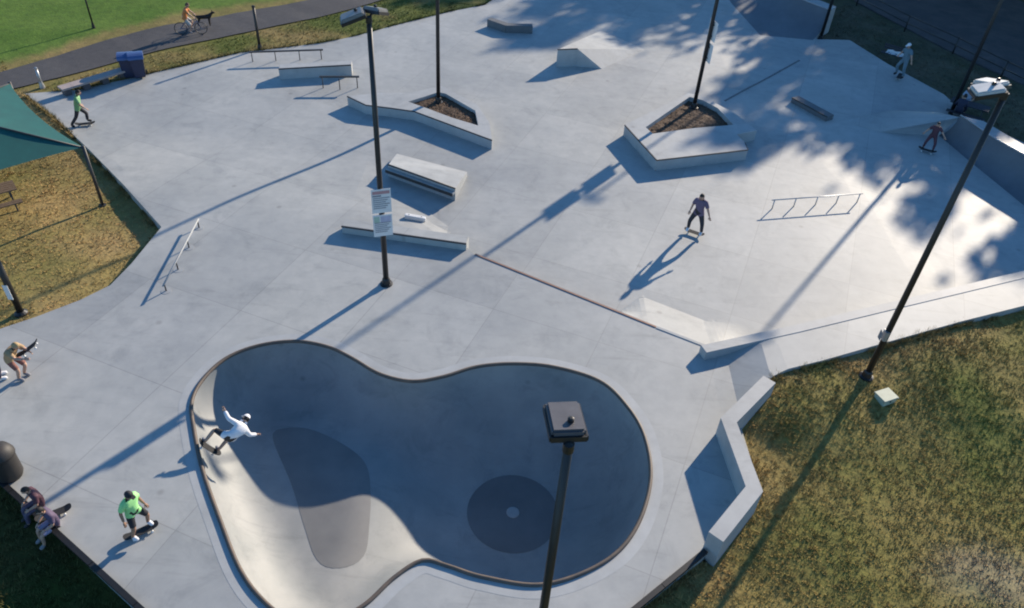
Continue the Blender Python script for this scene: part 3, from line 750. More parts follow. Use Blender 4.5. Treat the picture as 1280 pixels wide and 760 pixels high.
# ------------------------------------------------------------------ shade canopy and things on the dry grass
def canopy(label, c1, c2, zc, za):
    e = c2 - c1; p = Vector((-e.y, e.x, 0)).normalized() * e.length
    if p.x > 0: p = -p
    cs = [c1, c2, c2 + p, c1 + p]; ctr = sum(cs, Vector()) / 4
    t = thing('shade_canopy', label, 'shade canopy', (ctr.x, ctr.y, z_gr(ctr.x, ctr.y)))
    apex = Vector((ctr.x, ctr.y, za)); b = MB(); S = 8
    for i in range(4):
        a, d = cs[i], cs[(i + 1) % 4]; a = Vector((a.x, a.y, zc)); d = Vector((d.x, d.y, zc)); vs = []; fs = []
        for k in range(S + 1):
            for j in range(S + 1):
                u_, v_ = j / S, k / S
                p_ = a.lerp(d, u_).lerp(apex, v_)
                sag = .22 * (1 - v_) * 4 * u_ * (1 - u_)
                inw = (ctr - a.lerp(d, .5)); inw.z = 0
                vs.append(p_ + inw.normalized() * sag * 1.2 - Vector((0, 0, .3 * 4 * v_ * (1 - v_) * .35)))
        for k in range(S):
            for j in range(S): fs.append([k * (S + 1) + j, k * (S + 1) + j + 1, (k + 1) * (S + 1) + j + 1, (k + 1) * (S + 1) + j])
        q = MB().add(vs, fs); q.build('fabric_panel', GREENC, t, smooth=True)
    for c in cs:
        g = z_gr(c.x, c.y)
        MB().tube([Vector((c.x, c.y, g - .05)), Vector((c.x, c.y, zc + .05))], .06, 10).build('post', DSTEEL, t, smooth=True)
        MB().tube([Vector((c.x, c.y, zc - .02)), apex - Vector((0, 0, .12))], .035, 8).build('rafter', DSTEEL, t, smooth=True)
        MB().lathe((c.x, c.y, g), [(.13, -.02), (.13, .02), (.07, .03)], 10).build('base_plate', DSTEEL, t)
    return t
canopy('teal fabric shade canopy on dark steel posts over the dry grass', P(104, 184, 2.44), P(12, 104, 2.44), 2.44, 3.75)
pb = P(27, 393, .1); pz = z_gr(pb.x, pb.y)
sp = thing('sign_post', 'thick dark post with pale notice at the edge of dry grass', 'post', (pb.x, pb.y, pz))
MB().tube([Vector((pb.x, pb.y, pz - .05)), Vector((pb.x, pb.y, pz + 2.5))], .10, 12).build('pole', BLACK, sp, smooth=True)
MB().lathe((pb.x, pb.y, pz), [(.2, -.02), (.2, .05), (.12, .12)], 14).build('base_cover', BLACK, sp)
MB().box((pb.x - .02, pb.y - .115, pz + .95), (.16, .012, .55)).build('notice', WHITE, sp)

def picnic_table(label, c, az, z, m=WOOD, cat='picnic table'):
    t = thing('picnic_table', label, cat, (c.x, c.y, z)); rot = Matrix.Rotation(R(az), 3, 'Z')
    def L(x, y, h): return Vector((c.x, c.y, z + h)) + rot @ Vector((x, y, 0))
    for k in range(5): MB().box(L(0, -.3 + k * .15, .74), (1.8, .135, .04), rot).build('top_board', m, t)
    for s_ in (-1, 1):
        for k in range(2): MB().box(L(0, s_ * (.62 + k * .14), .44), (1.8, .125, .04), rot).build('seat_board', m, t)
    for sx in (-.65, .65):
        MB().bar(L(sx, -.62, 0), L(sx, -.18, .72), .05, .08).build('leg', DSTEEL, t); MB().bar(L(sx, .62, 0), L(sx, .18, .72), .05, .08).build('leg', DSTEEL, t)
        MB().bar(L(sx, -.75, .40), L(sx, .75, .40), .05, .05).build('cross_beam', DSTEEL, t)
    return t
tb = P(-6, 262, 0); picnic_table('weathered picnic table on the dry grass under the teal canopy', tb, 40, z_gr(tb.x, tb.y))
tb2 = P(1206, 146, -.2); picnic_table('dark picnic table on the verge beside a light pole', tb2, -32, z_gr(tb2.x, tb2.y), mat('dark_boards', (.03, .032, .045), .7, (.022, .024, .03), 8))

# bench with towel
bc = P(1117, 76, -.2); bz_ = z_gr(bc.x, bc.y)
bt_ = thing('park_bench', 'dark bench at the edge of paving with white towel', 'bench', (bc.x, bc.y, bz_)); rot = Matrix.Rotation(R(-35), 3, 'Z')
def L(x, y, h): return Vector((bc.x, bc.y, bz_ + h)) + rot @ Vector((x, y, 0))
for k in range(3): MB().box(L(0, -.15 + .15 * k, .45), (1.6, .13, .04), rot).build('seat_board', MATS['dark_boards'], bt_)
for k in range(2): MB().box(L(0, .26, .62 + .16 * k), (1.6, .035, .13), rot).build('back_board', MATS['dark_boards'], bt_)
for sx in (-.65, .65):
    MB().bar(L(sx, -.18, 0), L(sx, -.18, .44), .05, .05).build('leg', DSTEEL, bt_); MB().bar(L(sx, .24, 0), L(sx, .24, .9), .05, .05).build('leg', DSTEEL, bt_)
tw = MB(); vs = []; 
for j in range(9):
    for i in range(5):
        vs.append(L(-.55 + 1.1 * j / 8, -.2 + .4 * i / 4, .485 + .03 * math.sin(j * 2.1 + i) + (.10 if i == 4 else 0)))
tw.add(vs, [[j * 5 + i, (j + 1) * 5 + i, (j + 1) * 5 + i + 1, j * 5 + i + 1] for j in range(8) for i in range(4)])
tag(tw.build('towel', WHITE, smooth=True), 'crumpled white towel spread on the dark bench seat', 'towel')

# recycling bins
NAVY = mat('navy_plastic', (.022, .03, .075), .5, (.017, .024, .055), 5); LIDB = mat('blue_lid_plastic', (.07, .12, .28), .45, (.055, .10, .23), 5)
def bin_(label, c, az):
    z = ground_z(c.x, c.y); t = thing('recycling_bin', label, 'bin', (c.x, c.y, z), 'recycling bins at the path edge'); rot = Matrix.Rotation(R(az), 3, 'Z')
    def L(x, y, h): return Vector((c.x, c.y, z + h)) + rot @ Vector((x, y, 0))
    bo = [L(-.24, -.26, .06), L(.24, -.26, .06), L(.24, .26, .06), L(-.24, .26, .06)]; to = [L(-.31, -.36, 1.0), L(.31, -.36, 1.0), L(.31, .36, 1.0), L(-.31, .36, 1.0)]
    MB().add(bo + to, [[0, 3, 2, 1], [4, 5, 6, 7]] + [[i, (i + 1) % 4, (i + 1) % 4 + 4, i + 4] for i in range(4)]).build('body', NAVY, t, bevel=.03)
    vs = []; 
    for k in range(9):
        a = math.pi * k / 8
        for x in (-.34, .34): vs.append(L(x, -.40 * math.cos(a), 1.0 + .22 * math.sin(a)))
    MB().add(vs, [[2 * k, 2 * k + 1, 2 * k + 3, 2 * k + 2] for k in range(8)] + [[2 * k for k in range(9)], [2 * k + 1 for k in range(9)][::-1]]).build('lid', LIDB, t, smooth=False)
    for s_ in (-1, 1): 
        MB().tube([L(s_ * .27, .30, .11), L(s_ * .33, .30, .11)], .11, 12).build('wheel', BLACK, t)
    MB().tube([L(-.25, .42, .95), L(.25, .42, .95)], .02, 6).build('handle', NAVY, t)
bin_('navy recycling bin with blue lid nearer the stone bench', P(163, 95), 20)
bin_('navy recycling bin with blue lid on the far side of its twin', P(176, 96), 25)
# long stone bench by the path
s0, s1 = P(78, 112, .4), P(158, 88, .4)
sb = thing('stone_bench', 'long low bench with pinkish stone top beside the asphalt path', 'bench', (s0.x, s0.y, 0)); dn = (s1 - s0).normalized(); pn = Vector((-dn.y, dn.x, 0))
PINK = mat('pink_stone', (.40, .33, .30), .8, (.33, .27, .25), 3, .1)
npc = 6
for k in range(npc):
    a_ = s0.lerp(s1, k / npc); b_ = s0.lerp(s1, (k + .985) / npc)
    MB().prism([a_, b_, b_ + pn * .5, a_ + pn * .5], drop=.09).build('seat_slab', PINK, sb)
for k in range(4):
    a_ = s0.lerp(s1, .03 + k * .29); b_ = a_ + dn * .3
    MB().prism([Vector((q.x, q.y, .308)) for q in (a_ + pn * .08, b_ + pn * .08, b_ + pn * .42, a_ + pn * .42)], z0=-.1).build('support', mat('dark_stone', (.12, .10, .10), .8), sb)
# trash barrel at the deck edge
bb = P(14, 594, DECK); 
tbn = thing('trash_barrel', 'dark domed trash barrel at the deck edge above shaded grass', 'trash barrel', (bb.x, bb.y, DECK))
DBR = mat('dark_brown_plastic', (.035, .03, .027), .6, (.025, .022, .02), 4)
MB().lathe((bb.x, bb.y, DECK), [(.27, 0), (.31, .1), (.32, .75), (.33, .8)], 20).build('barrel', DBR, tbn, smooth=True)
MB().lathe((bb.x, bb.y, DECK + .8), [(.35, 0), (.34, .06), (.28, .2), (.15, .28), (.03, .3)], 20).build('dome_lid', DBR, tbn, smooth=True)
# posts
def post(label, b, h, r, m=BLACK):
    z = ground_z(b.x, b.y); t = thing('marker_post', label, 'post', (b.x, b.y, z))
    MB().tube([Vector((b.x, b.y, z - .05)), Vector((b.x, b.y, z + h))], r, 10).build('shaft', m, t, smooth=True)
    MB().lathe((b.x, b.y, z + h), [(r * 1.25, -.06), (r * 1.25, .02), (r * .4, .05)], 10).build('cap', m, t)
    MB().lathe((b.x, b.y, z), [(r * 2.2, -.02), (r * 2, .06), (r * 1.2, .3)], 10).build('base_cover', m, t)
post('dark post on the dry strip beyond the grind ledge', P(325, 61), 2.25, .07)
post('slim dark post standing in the green lawn', P(117, 34), 2.6, .045)
post('short pale post between the path and the canopy', P(53, 109), .95, .06, STEEL)

# rail fence along the parking road
fl = [P(1030, -20, -.3), P(1070, 8, -.3), P(1130, 40, -.3), P(1190, 68, -.3), P(1250, 98, -.3), P(1310, 128, -.3)]
ft = thing('rail_fence', 'dark pipe rail fence between shaded verge and parking road', 'fence', tuple(fl[0]))
fd = dens(fl, 2.6)
for i, p in enumerate(fd):
    MB().tube([Vector((p.x, p.y, -.5)), Vector((p.x, p.y, .75))], .045, 8).build('post', BLACK, ft, smooth=True)
    if i < len(fd) - 1:
        for hz in (.68, .25): MB().tube([Vector((p.x, p.y, hz)), Vector((fd[i + 1].x, fd[i + 1].y, hz))], .03, 6).build('rail', BLACK, ft, smooth=True)

# ------------------------------------------------------------------ skateboards
GRIP = mat('grip_tape', (.018, .018, .02), .9, (.03, .03, .03), 20)
def board(label, c, az, rotm=None, m=GRIP):
    t = thing('skateboard', label, 'skateboard', tuple(c)); rot = rotm or Matrix.Rotation(R(az), 3, 'Z')
    def L(x, y, z): return Vector(c) + rot @ Vector((x, y, z))
    xs = [-.40, -.38, -.33, -.24, -.1, .1, .24, .33, .38, .40]; ws = [.03, .075, .1, .102, .102, .102, .102, .1, .075, .03]; zs = [.155, .15, .135, .105, .1, .1, .105, .135, .15, .155]
    vs = []
    for x, w, z in zip(xs, ws, zs): vs += [L(x, -w, z + .01), L(x, w, z + .01), L(x, -w, z - .004), L(x, w, z - .004)]
    fs = []
    for i in range(9):
        a, b = 4 * i, 4 * i + 4
        fs += [[a, b, b + 1, a + 1], [a + 2, a + 3, b + 3, b + 2], [a, a + 2, b + 2, b], [a + 1, b + 1, b + 3, a + 3]]
    fs += [[0, 1, 3, 2], [36, 38, 39, 37]]
    MB().add(vs, fs).build('deck', m, t)
    for sx in (-.21, .21):
        tr = MB().bar(L(sx, -.09, .06), L(sx, .09, .06), .025, .03).build('truck', STEEL, t)
        for sy in (-1, 1): MB().tube([L(sx, sy * .075, .03), L(sx, sy * .11, .03)], .03, 10).build('wheel', WHITE, tr)
    return t

# ------------------------------------------------------------------ people
SKINS = {'fair': plain('skin_fair', (.50, .30, .21), .6), 'tan': plain('skin_tan', (.33, .18, .11), .6)}
HAIRS = {'dark': plain('hair_dark', (.018, .013, .01), .7), 'brown': plain('hair_brown', (.10, .055, .03), .7), 'blond': plain('hair_blond', (.42, .29, .14), .7)}
BASE = dict(pelvis=(0, 0, .95), belly=(0, 0, 1.12), chest=(0, 0, 1.32), neck=(0, .01, 1.49), head=(0, .03, 1.63),
            shoulder_l=(-.18, 0, 1.41), elbow_l=(-.25, 0, 1.14), wrist_l=(-.27, .06, .89), shoulder_r=(.18, 0, 1.41), elbow_r=(.25, 0, 1.14), wrist_r=(.27, .06, .89),
            hip_l=(-.10, 0, .90), knee_l=(-.11, .03, .49), ankle_l=(-.11, 0, .08), toe_l=(-.12, .17, .035), hip_r=(.10, 0, .90), knee_r=(.11, .03, .49), ankle_r=(.11, 0, .08), toe_r=(.12, .17, .035))
EDGES = [('pelvis', 'belly'), ('belly', 'chest'), ('chest', 'neck'), ('neck', 'head')] + [e for s_ in 'lr' for e in
         (('chest', 'shoulder_' + s_), ('shoulder_' + s_, 'elbow_' + s_), ('elbow_' + s_, 'wrist_' + s_), ('pelvis', 'hip_' + s_), ('hip_' + s_, 'knee_' + s_), ('knee_' + s_, 'ankle_' + s_), ('ankle_' + s_, 'toe_' + s_))]
RAD = dict(pelvis=.135, belly=.125, chest=.145, neck=.06, head=.07, shoulder=.072, elbow=.046, wrist=.033, hip=.098, knee=.062, ankle=.045, toe=.042)
REG = {('pelvis', 'belly'): 'hipz', ('belly', 'chest'): 'torso', ('chest', 'neck'): 'torso', ('neck', 'head'): 'head'}
def person(label, loc, az, pose, shirt, trousers, shoes, skin='fair', hair='dark', scale=1.0, long_legs=True, long_sleeves=False, cap=None, frame=None, group=None):
    J = dict(BASE); J.update(pose); J = {k: Vector(v) for k, v in J.items()}
    names = list(J); idx = {n_: i for i, n_ in enumerate(names)}
    me = bpy.data.meshes.new('skel'); me.from_pydata([J[n_] for n_ in names], [(idx[a], idx[b]) for a, b in EDGES], [])
    ob = bpy.data.objects.new('skel', me); col.objects.link(ob)
    md = ob.modifiers.new('skin', 'SKIN'); md.use_smooth_shade = True
    sv = me.skin_vertices[0].data
    for n_ in names:
        r = RAD[n_.split('_')[0]]; sv[idx[n_]].radius = (r, r); sv[idx[n_]].use_root = (n_ == 'pelvis')
    ss = ob.modifiers.new('sub', 'SUBSURF'); ss.levels = 1; ss.render_levels = 1
    dg = bpy.context.evaluated_depsgraph_get(); dg.update()
    ev = ob.evaluated_get(dg).to_mesh()
    V = [v.co.copy() for v in ev.vertices]; NRM = [v.normal.copy() for v in ev.vertices]; F = [list(p.vertices) for p in ev.polygons]
    ob.evaluated_get(dg).to_mesh_clear(); bpy.data.objects.remove(ob); bpy.data.meshes.remove(me)
    segs = []
    for a, b in EDGES:
        if (a, b) in REG: r = REG[(a, b)]
        else:
            k = (a.split('_')[0], b.split('_')[0])
            r = {('chest', 'shoulder'): 'torso', ('shoulder', 'elbow'): 'uarm', ('elbow', 'wrist'): 'larm', ('pelvis', 'hip'): 'hipz', ('hip', 'knee'): 'thigh', ('knee', 'ankle'): 'shin', ('ankle', 'toe'): 'foot'}[k]
        segs.append((J[a], J[b], r))
    def region(p):
        best = None
        for a, b, r in segs:
            d = b - a; t = max(0, min(1, (p - a).dot(d) / d.length_squared)); q = (p - a - d * t).length
            if r in ('hipz', 'torso'): q *= .8
            if best is None or q < best[0]: best = (q, r, t)
        return best[1], best[2]
    rg = [region(sum((V[i] for i in f), Vector()) / len(f)) for f in F]
    rot = frame or Matrix.Rotation(R(az - 90), 3, 'Z')
    def W(v): return Vector(loc) + rot @ (v * scale)
    t = thing('person', label, 'person', tuple(loc), group)
    b = MB(); b.add([W(v) for v in V], F)
    # head with face, hands with fingers joined onto the body
    ax = (J['head'] - J['neck']).normalized(); hx = Vector((1, 0, 0)); hy = ax.cross(hx).normalized(); hx = hy.cross(ax).normalized()
    if hy.y < 0: hy = -hy; hx = -hx
    hr = Matrix((hx, hy, ax)).transposed(); hc = J['head'] + ax * .03
    def H(p): return W(hc + hr @ Vector(p))
    b.ball(W(hc), (.078 * scale, .098 * scale, .118 * scale), rot @ hr, 14, 10)
    b.ball(H((0, .098, -.012)), (.014 * scale, .022 * scale, .022 * scale), rot @ hr, 6, 5)
    for s_ in (-1, 1): b.ball(H((s_ * .08, -.005, -.01)), (.012 * scale, .025 * scale, .032 * scale), rot @ hr, 6, 5)
    for s_ in 'lr':
        w = J['wrist_' + s_]; d = (w - J['elbow_' + s_]).normalized(); side = d.cross(Vector((0, 1, .2))).normalized(); nrm = side.cross(d)
        pr = Matrix((side, nrm, d)).transposed()
        b.ball(W(w + d * .05), (.042 * scale, .022 * scale, .058 * scale), rot @ pr, 8, 6)
        for k, (o_, L_) in enumerate(((-.03, .062), (-.01, .075), (.01, .07), (.03, .055))):
            p0_ = w + d * .085 + side * o_; p1_ = p0_ + d * L_ * .55; p2_ = p1_ + d * L_ * .4 - nrm * L_ * .3
            b.tube([W(p0_), W(p1_), W(p2_)], [.0095 * scale, .009 * scale, .007 * scale], 5)
        th = w + d * .03 + side * (.035 if s_ == 'l' else -.035)
        b.tube([W(th), W(th + d * .03 + side * (.025 if s_ == 'l' else -.025)), W(th + d * .06 + side * (.03 if s_ == 'l' else -.03))], [.012 * scale, .011 * scale, .008 * scale], 5)
    body = b.build('body', SKINS[skin], t, smooth=True)
    e = MB()
    for s_ in (-1, 1): e.ball(H((s_ * .032, .088, .012)), (.012 * scale, .008 * scale, .008 * scale), rot @ hr, 6, 4)
    e.build('eyes', HAIRS['dark'], body)
    m_ = MB(); m_.ball(H((0, .092, -.055)), (.026 * scale, .008 * scale, .007 * scale), rot @ hr, 6, 4); m_.build('mouth', plain('lip_tone', (.28, .10, .08)), body)
    # hair: shell over the crown and back
    def shell(name, m, cond, grow):
        o = MB(); o.ball(Vector((0, 0, 0)), (.078 + grow, .098 + grow, .118 + grow), None, 16, 12)
        keep = [f for f in o.f if cond(sum((o.v[i] for i in f), Vector()) / len(f))]
        x = MB(); x.add([H(v) for v in o.v], keep)
        ob_ = x.build(name, m, t, smooth=True); return ob_
    shell('hair', HAIRS[hair], lambda p: p.z > .055 or (p.y < .02 and p.z > -.06), .010)
    if cap:
        c_ = shell('cap', cap, lambda p: p.z > .045, .018)
        pk_ = MB(); pk_.add([H((x, y, z)) for x, y, z in ((-.06, .10, .052), (.06, .10, .052), (.045, .18, .04), (-.045, .18, .04), (-.06, .10, .042), (.06, .10, .042), (.045, .18, .032), (-.045, .18, .032))], [[0, 1, 2, 3], [4, 7, 6, 5], [0, 4, 5, 1], [1, 5, 6, 2], [2, 6, 7, 3], [3, 7, 4, 0]])
        pk_.build('peak', cap, c_)
    def cloth(name, m, cond, off):
        keep = [f for f, r in zip(F, rg) if cond(*r)]
        us = sorted({i for f in keep for i in f}); mp = {o: k for k, o in enumerate(us)}
        x = MB(); x.add([W(V[i] + NRM[i] * off) for i in us], [[mp[i] for i in f] for f in keep])
        return x.build(name, m, t, smooth=True)
    cloth('shirt', shirt, lambda r, q: r == 'torso' or (r == 'hipz' and q > .55) or (r == 'uarm' and (q < .75 or long_sleeves)) or (r == 'larm' and long_sleeves and q < .9), .020)
    cloth('trousers', trousers, lambda r, q: r == 'hipz' or (r == 'thigh' and (long_legs or q < .9)) or (r == 'shin' and long_legs and q < .88), .014)
    for s_ in (-1, 1):
        pv = [J['toe_l'], J['toe_r']] if s_ < 0 else [J['toe_r'], J['toe_l']]
        fc = [f for f, r in zip(F, rg) if r[0] == 'foot' and (V[f[0]] - pv[0]).length < (V[f[0]] - pv[1]).length]
        us = sorted({i for f in fc for i in f}); mp = {o: k for k, o in enumerate(us)}
        MB().add([W(V[i] + NRM[i] * .012) for i in us], [[mp[i] for i in f] for f in fc]).build('shoe', shoes, t, smooth=True)
    return t
WHT = plain('white_cloth', (.75, .75, .77)); BLK = plain('black_cloth', (.018, .018, .022)); DKP = plain('dark_trousers', (.03, .028, .035)); NEON = plain('neon_green_cloth', (.38, .80, .30)); LGRN = plain('pale_green_cloth', (.22, .42, .19))
PURP = plain('plum_cloth', (.14, .10, .16)); MAR = plain('maroon_cloth', (.09, .035, .05)); LAVC = plain('lavender_cloth', (.32, .29, .42)); ORG = plain('orange_cloth', (.62, .22, .07)); TEALC = plain('grey_teal_cloth', (.13, .20, .24)); NAVC = plain('navy_cloth', (.025, .03, .06)); SKYC = plain('pale_blue_cloth', (.42, .50, .62)); RBR = plain('red_brown_cloth', (.22, .09, .07)); GRYC = plain('grey_cloth', (.22, .22, .24)); BLUEJ = plain('denim', (.06, .09, .17))

RIDE = dict(hip_l=(-.10, .02, .84), hip_r=(.10, -.02, .84), pelvis=(0, 0, .88), belly=(0, .02, 1.05), chest=(0, .05, 1.24), neck=(0, .08, 1.40), head=(0, .12, 1.53),
            shoulder_l=(-.18, .05, 1.33), shoulder_r=(.18, .05, 1.33), elbow_l=(-.36, .08, 1.14), wrist_l=(-.52, .14, .98), elbow_r=(.34, .02, 1.12), wrist_r=(.46, .05, .92),
            knee_l=(-.24, .12, .48), ankle_l=(-.25, 0, .09), toe_l=(-.25, .16, .035), knee_r=(.22, .14, .48), ankle_r=(.25, 0, .09), toe_r=(.24, .16, .035))
# skater crossing the plaza
s = P(867, 293); 
sk_az = -28
board('dark skateboard under the plum shirted rider on the sunlit plaza', s, sk_az)
person('person in plum shirt and dark trousers riding a skateboard across the plaza', s + Vector((0, 0, .115)), sk_az + 90 + 180, dict(RIDE, elbow_l=(-.30, .05, 1.08), wrist_l=(-.42, .12, .88), elbow_r=(.27, 0, 1.08), wrist_r=(.30, .1, .86)), PURP, DKP, WHT, hair='dark', scale=1.06)
# neon shirt rider
s = P(178, 667, DECK); az = 38
board('dark skateboard under the rider in the neon green shirt', s, az)
person('person in neon green shirt and black shorts riding beside the bowl', s + Vector((0, 0, .115)), az - 60, dict(RIDE, elbow_l=(-.26, -.02, 1.06), wrist_l=(-.28, .12, .86), elbow_r=(.27, -.04, 1.06), wrist_r=(.33, .06, .84)), NEON, BLK, WHT, skin='tan', hair='dark', long_legs=False, cap=BLK, scale=.95)
# pale green skater by the canopy
s = P(104, 157); az = 20
board('dark skateboard under the rider in the pale green shirt', s + Vector((.12, 0, 0)), az)
person('person in pale green shirt and dark trousers pushing a skateboard near the canopy', s + Vector((0, 0, .0)), az, dict(BASE, pelvis=(0, 0, .86), belly=(0, .05, 1.02), chest=(0, .10, 1.2), neck=(0, .15, 1.36), head=(0, .2, 1.48), shoulder_l=(-.18, .1, 1.29), shoulder_r=(.18, .1, 1.29), elbow_l=(-.27, .0, 1.06), wrist_l=(-.3, .12, .86), elbow_r=(.27, .2, 1.05), wrist_r=(.29, .36, .92),
       hip_l=(-.1, 0, .82), hip_r=(.1, 0, .82), knee_l=(-.1, .26, .52), ankle_l=(-.09, .22, .19), toe_l=(-.09, .38, .15), knee_r=(.11, -.14, .47), ankle_r=(.12, -.42, .12), toe_r=(.12, -.30, .04)), LGRN, DKP, BLK, hair='dark')
# rider high on the bowl wall
F = P(257, 562, .14); up = Vector((.80, .28, .52)).normalized(); fw = Vector((-.33, .94, 0)); fw = (fw - up * fw.dot(up)).normalized(); rt_ = fw.cross(up)
fr = Matrix((rt_, fw, up)).transposed()
bfr = Matrix((rt_, fw, up)).transposed()
rr = Matrix((rt_, fw, up)).transposed()
board('skateboard on the sunlit bowl wall under the white shirted rider', F, 0, rotm=rr)
person('person in white shirt and black shorts carving high on the bowl wall', F + up * .115, 0, dict(RIDE, pelvis=(0, -.14, .64), belly=(.02, -.06, .80), chest=(.05, .07, .95), neck=(.07, .18, 1.07), head=(.08, .27, 1.15), hip_l=(-.10, -.05, .62), hip_r=(.10, -.05, .62), shoulder_l=(-.05, .09, 1.03), shoulder_r=(.23, .07, 1.02),
       elbow_l=(-.30, .22, .92), wrist_l=(-.42, .40, .92), elbow_r=(.44, .05, .98), wrist_r=(.62, .14, 1.04), knee_l=(-.26, .20, .42), knee_r=(.26, .20, .42)), WHT, BLK, GRYC, long_legs=False, long_sleeves=True, cap=WHT, frame=fr)
# two people at the left edge
s = P(28, 472, DECK)
person('person in tan top and red brown shorts holding out a skateboard', s, -10, dict(BASE, pelvis=(0, -.1, .78), belly=(0, 0, .93), chest=(0, .12, 1.08), neck=(0, .22, 1.2), head=(0, .29, 1.3), shoulder_l=(-.17, .13, 1.17), shoulder_r=(.17, .13, 1.17), elbow_l=(-.2, .36, 1.02), wrist_l=(-.12, .55, 1.05), elbow_r=(.2, .34, 1.0), wrist_r=(.12, .52, .98),
       hip_l=(-.1, -.08, .75), hip_r=(.1, -.08, .75), knee_l=(-.12, .18, .46), knee_r=(.13, .14, .46)), plain('tan_cloth', (.42, .28, .15)), RBR, GRYC, hair='blond', long_legs=False)
hb = s + Vector((.55, .12, 1.0))
q_ = Vector((.75, .25, .55)).normalized(); sd_ = q_.cross(Vector((0, 0, 1))).normalized(); nn_ = sd_.cross(q_)
board('dark skateboard held up by the person in the tan top', hb, 0, rotm=Matrix((q_, -sd_, nn_)).transposed())
s = P(10, 476, DECK) + Vector((-.25, .1, 0))
person('person in lavender shirt and navy trousers with pale cap standing at the deck edge', s, 30, dict(BASE), LAVC, NAVC, WHT, cap=WHT)
# seated on the deck edge
s = P(46, 634, DECK); az = 228
SIT = dict(pelvis=(0, -.05, .12), belly=(0, -.03, .30), chest=(0, .03, .49), neck=(0, .09, .65), head=(0, .14, .78), shoulder_l=(-.18, .04, .58), shoulder_r=(.18, .04, .58), elbow_l=(-.26, .1, .34), wrist_l=(-.18, .3, .24), elbow_r=(.26, .1, .34), wrist_r=(.18, .3, .24),
           hip_l=(-.1, .0, .10), hip_r=(.1, .0, .10), knee_l=(-.12, .42, .08), ankle_l=(-.12, .46, -.30), toe_l=(-.12, .6, -.36), knee_r=(.13, .40, .09), ankle_r=(.13, .44, -.30), toe_r=(.13, .58, -.36))
sdir = Vector((math.cos(R(az)), math.sin(R(az)), 0))
person('person in maroon shirt seated on the deck edge facing the shaded grass', s - sdir * .1, az, SIT, MAR, plain('dark_plum_cloth', (.10, .08, .13)), BLK, hair='dark', scale=.88)
person('person in plum shirt with pale shorts seated on the edge beside a skateboard', s - sdir * .08 + Vector((.62, -.50, 0)), az + 6, SIT, plain('dark_violet_cloth', (.10, .07, .12)), LAVC, GRYC, hair='dark', long_legs=False, scale=.88)
board('dark skateboard lying by the two people seated on the deck edge', P(69, 645, DECK), 35)
# far right people
s = P(1123, 98, -.05); board('skateboard under the person in grey teal by the bench', s, 60)
person('person in grey teal clothes and white cap standing by the dark bench', s + Vector((0, 0, .115)), 200, RIDE, TEALC, TEALC, BLK, cap=WHT, scale=1.1)
s = P(1158, 190, -.05)
person('person in maroon top and dark trousers crouching below the shaded quarter pipe', s + Vector((0, 0, .115)), 240, dict(RIDE), MAR, MAR, BLK, scale=.86)
board('skateboard under the crouching person in maroon', s, -30)
ts = tb2; zt_ = z_gr(ts.x, ts.y)
rot = Matrix.Rotation(R(-32), 3, 'Z')
seat = Vector((ts.x, ts.y, zt_ + .46)) + rot @ Vector((-.35, -.69, 0))
person('person in navy hooded top seated at the dark picnic table', seat, 58, dict(SIT, toe_l=(-.12, .52, -.41), toe_r=(.13, .5, -.41)), NAVC, NAVC, BLK, long_sleeves=True)
seat = Vector((ts.x, ts.y, zt_ + .46)) + rot @ Vector((-.25, .69, 0))
person('person in pale blue shirt seated at the dark picnic table', seat, 238, SIT, SKYC, NAVC, BLK)

# cyclist and dog on the path
def bicycle(label, c, az):
    t = thing('bicycle', label, 'bicycle', tuple(c)); rot = Matrix.Rotation(R(az), 3, 'Z')
    def L(x, y, z): return Vector(c) + rot @ Vector((x, y, z))
    for x in (-.5, .52):
        w = MB().tube([L(x + .31 * math.cos(a), 0, .33 + .31 * math.sin(a)) for a in np.linspace(0, 2 * math.pi, 25)[:-1]], .02, 6, True).build('wheel', BLACK, t, smooth=True)
        sp_ = MB()
        for k in range(8):
            a = k * math.pi / 4; sp_.tube([L(x, 0, .33), L(x + .3 * math.cos(a), 0, .33 + .3 * math.sin(a))], .004, 4)
        sp_.build('spokes', STEEL, w)
    fm = MB()
    for a_, b_ in (((-.5, 0, .33), (-.05, 0, .30)), ((-.05, 0, .30), (-.2, 0, .80)), ((-.5, 0, .33), (-.17, 0, .72)), ((-.05, 0, .30), (.38, 0, .72)), ((-.17, 0, .72), (.36, 0, .80)), ((.34, 0, .88), (.52, 0, .33))): fm.tube([L(*a_), L(*b_)], .02, 7)
    fm.build('frame', BLUEJ, t, smooth=True)
    MB().ball(L(-.22, 0, .84), (.13, .07, .035), rot, 8, 6).build('saddle', BLACK, t, smooth=True)
    MB().tube([L(.28, -.28, .98), L(.33, -.1, .93), L(.33, .1, .93), L(.28, .28, .98)], .014, 6).build('handlebar', DSTEEL, t, smooth=True)
    MB().tube([L(-.05, -.12, .30), L(-.05, .12, .30)], .02, 6).build('crank', DSTEEL, t)
c = P(240, 43); c.z = z_gr(c.x, c.y) + .055; az = 14
bicycle('blue framed bicycle ridden along the asphalt path', c, az)
r_ = Matrix.Rotation(R(az), 3, 'Z')
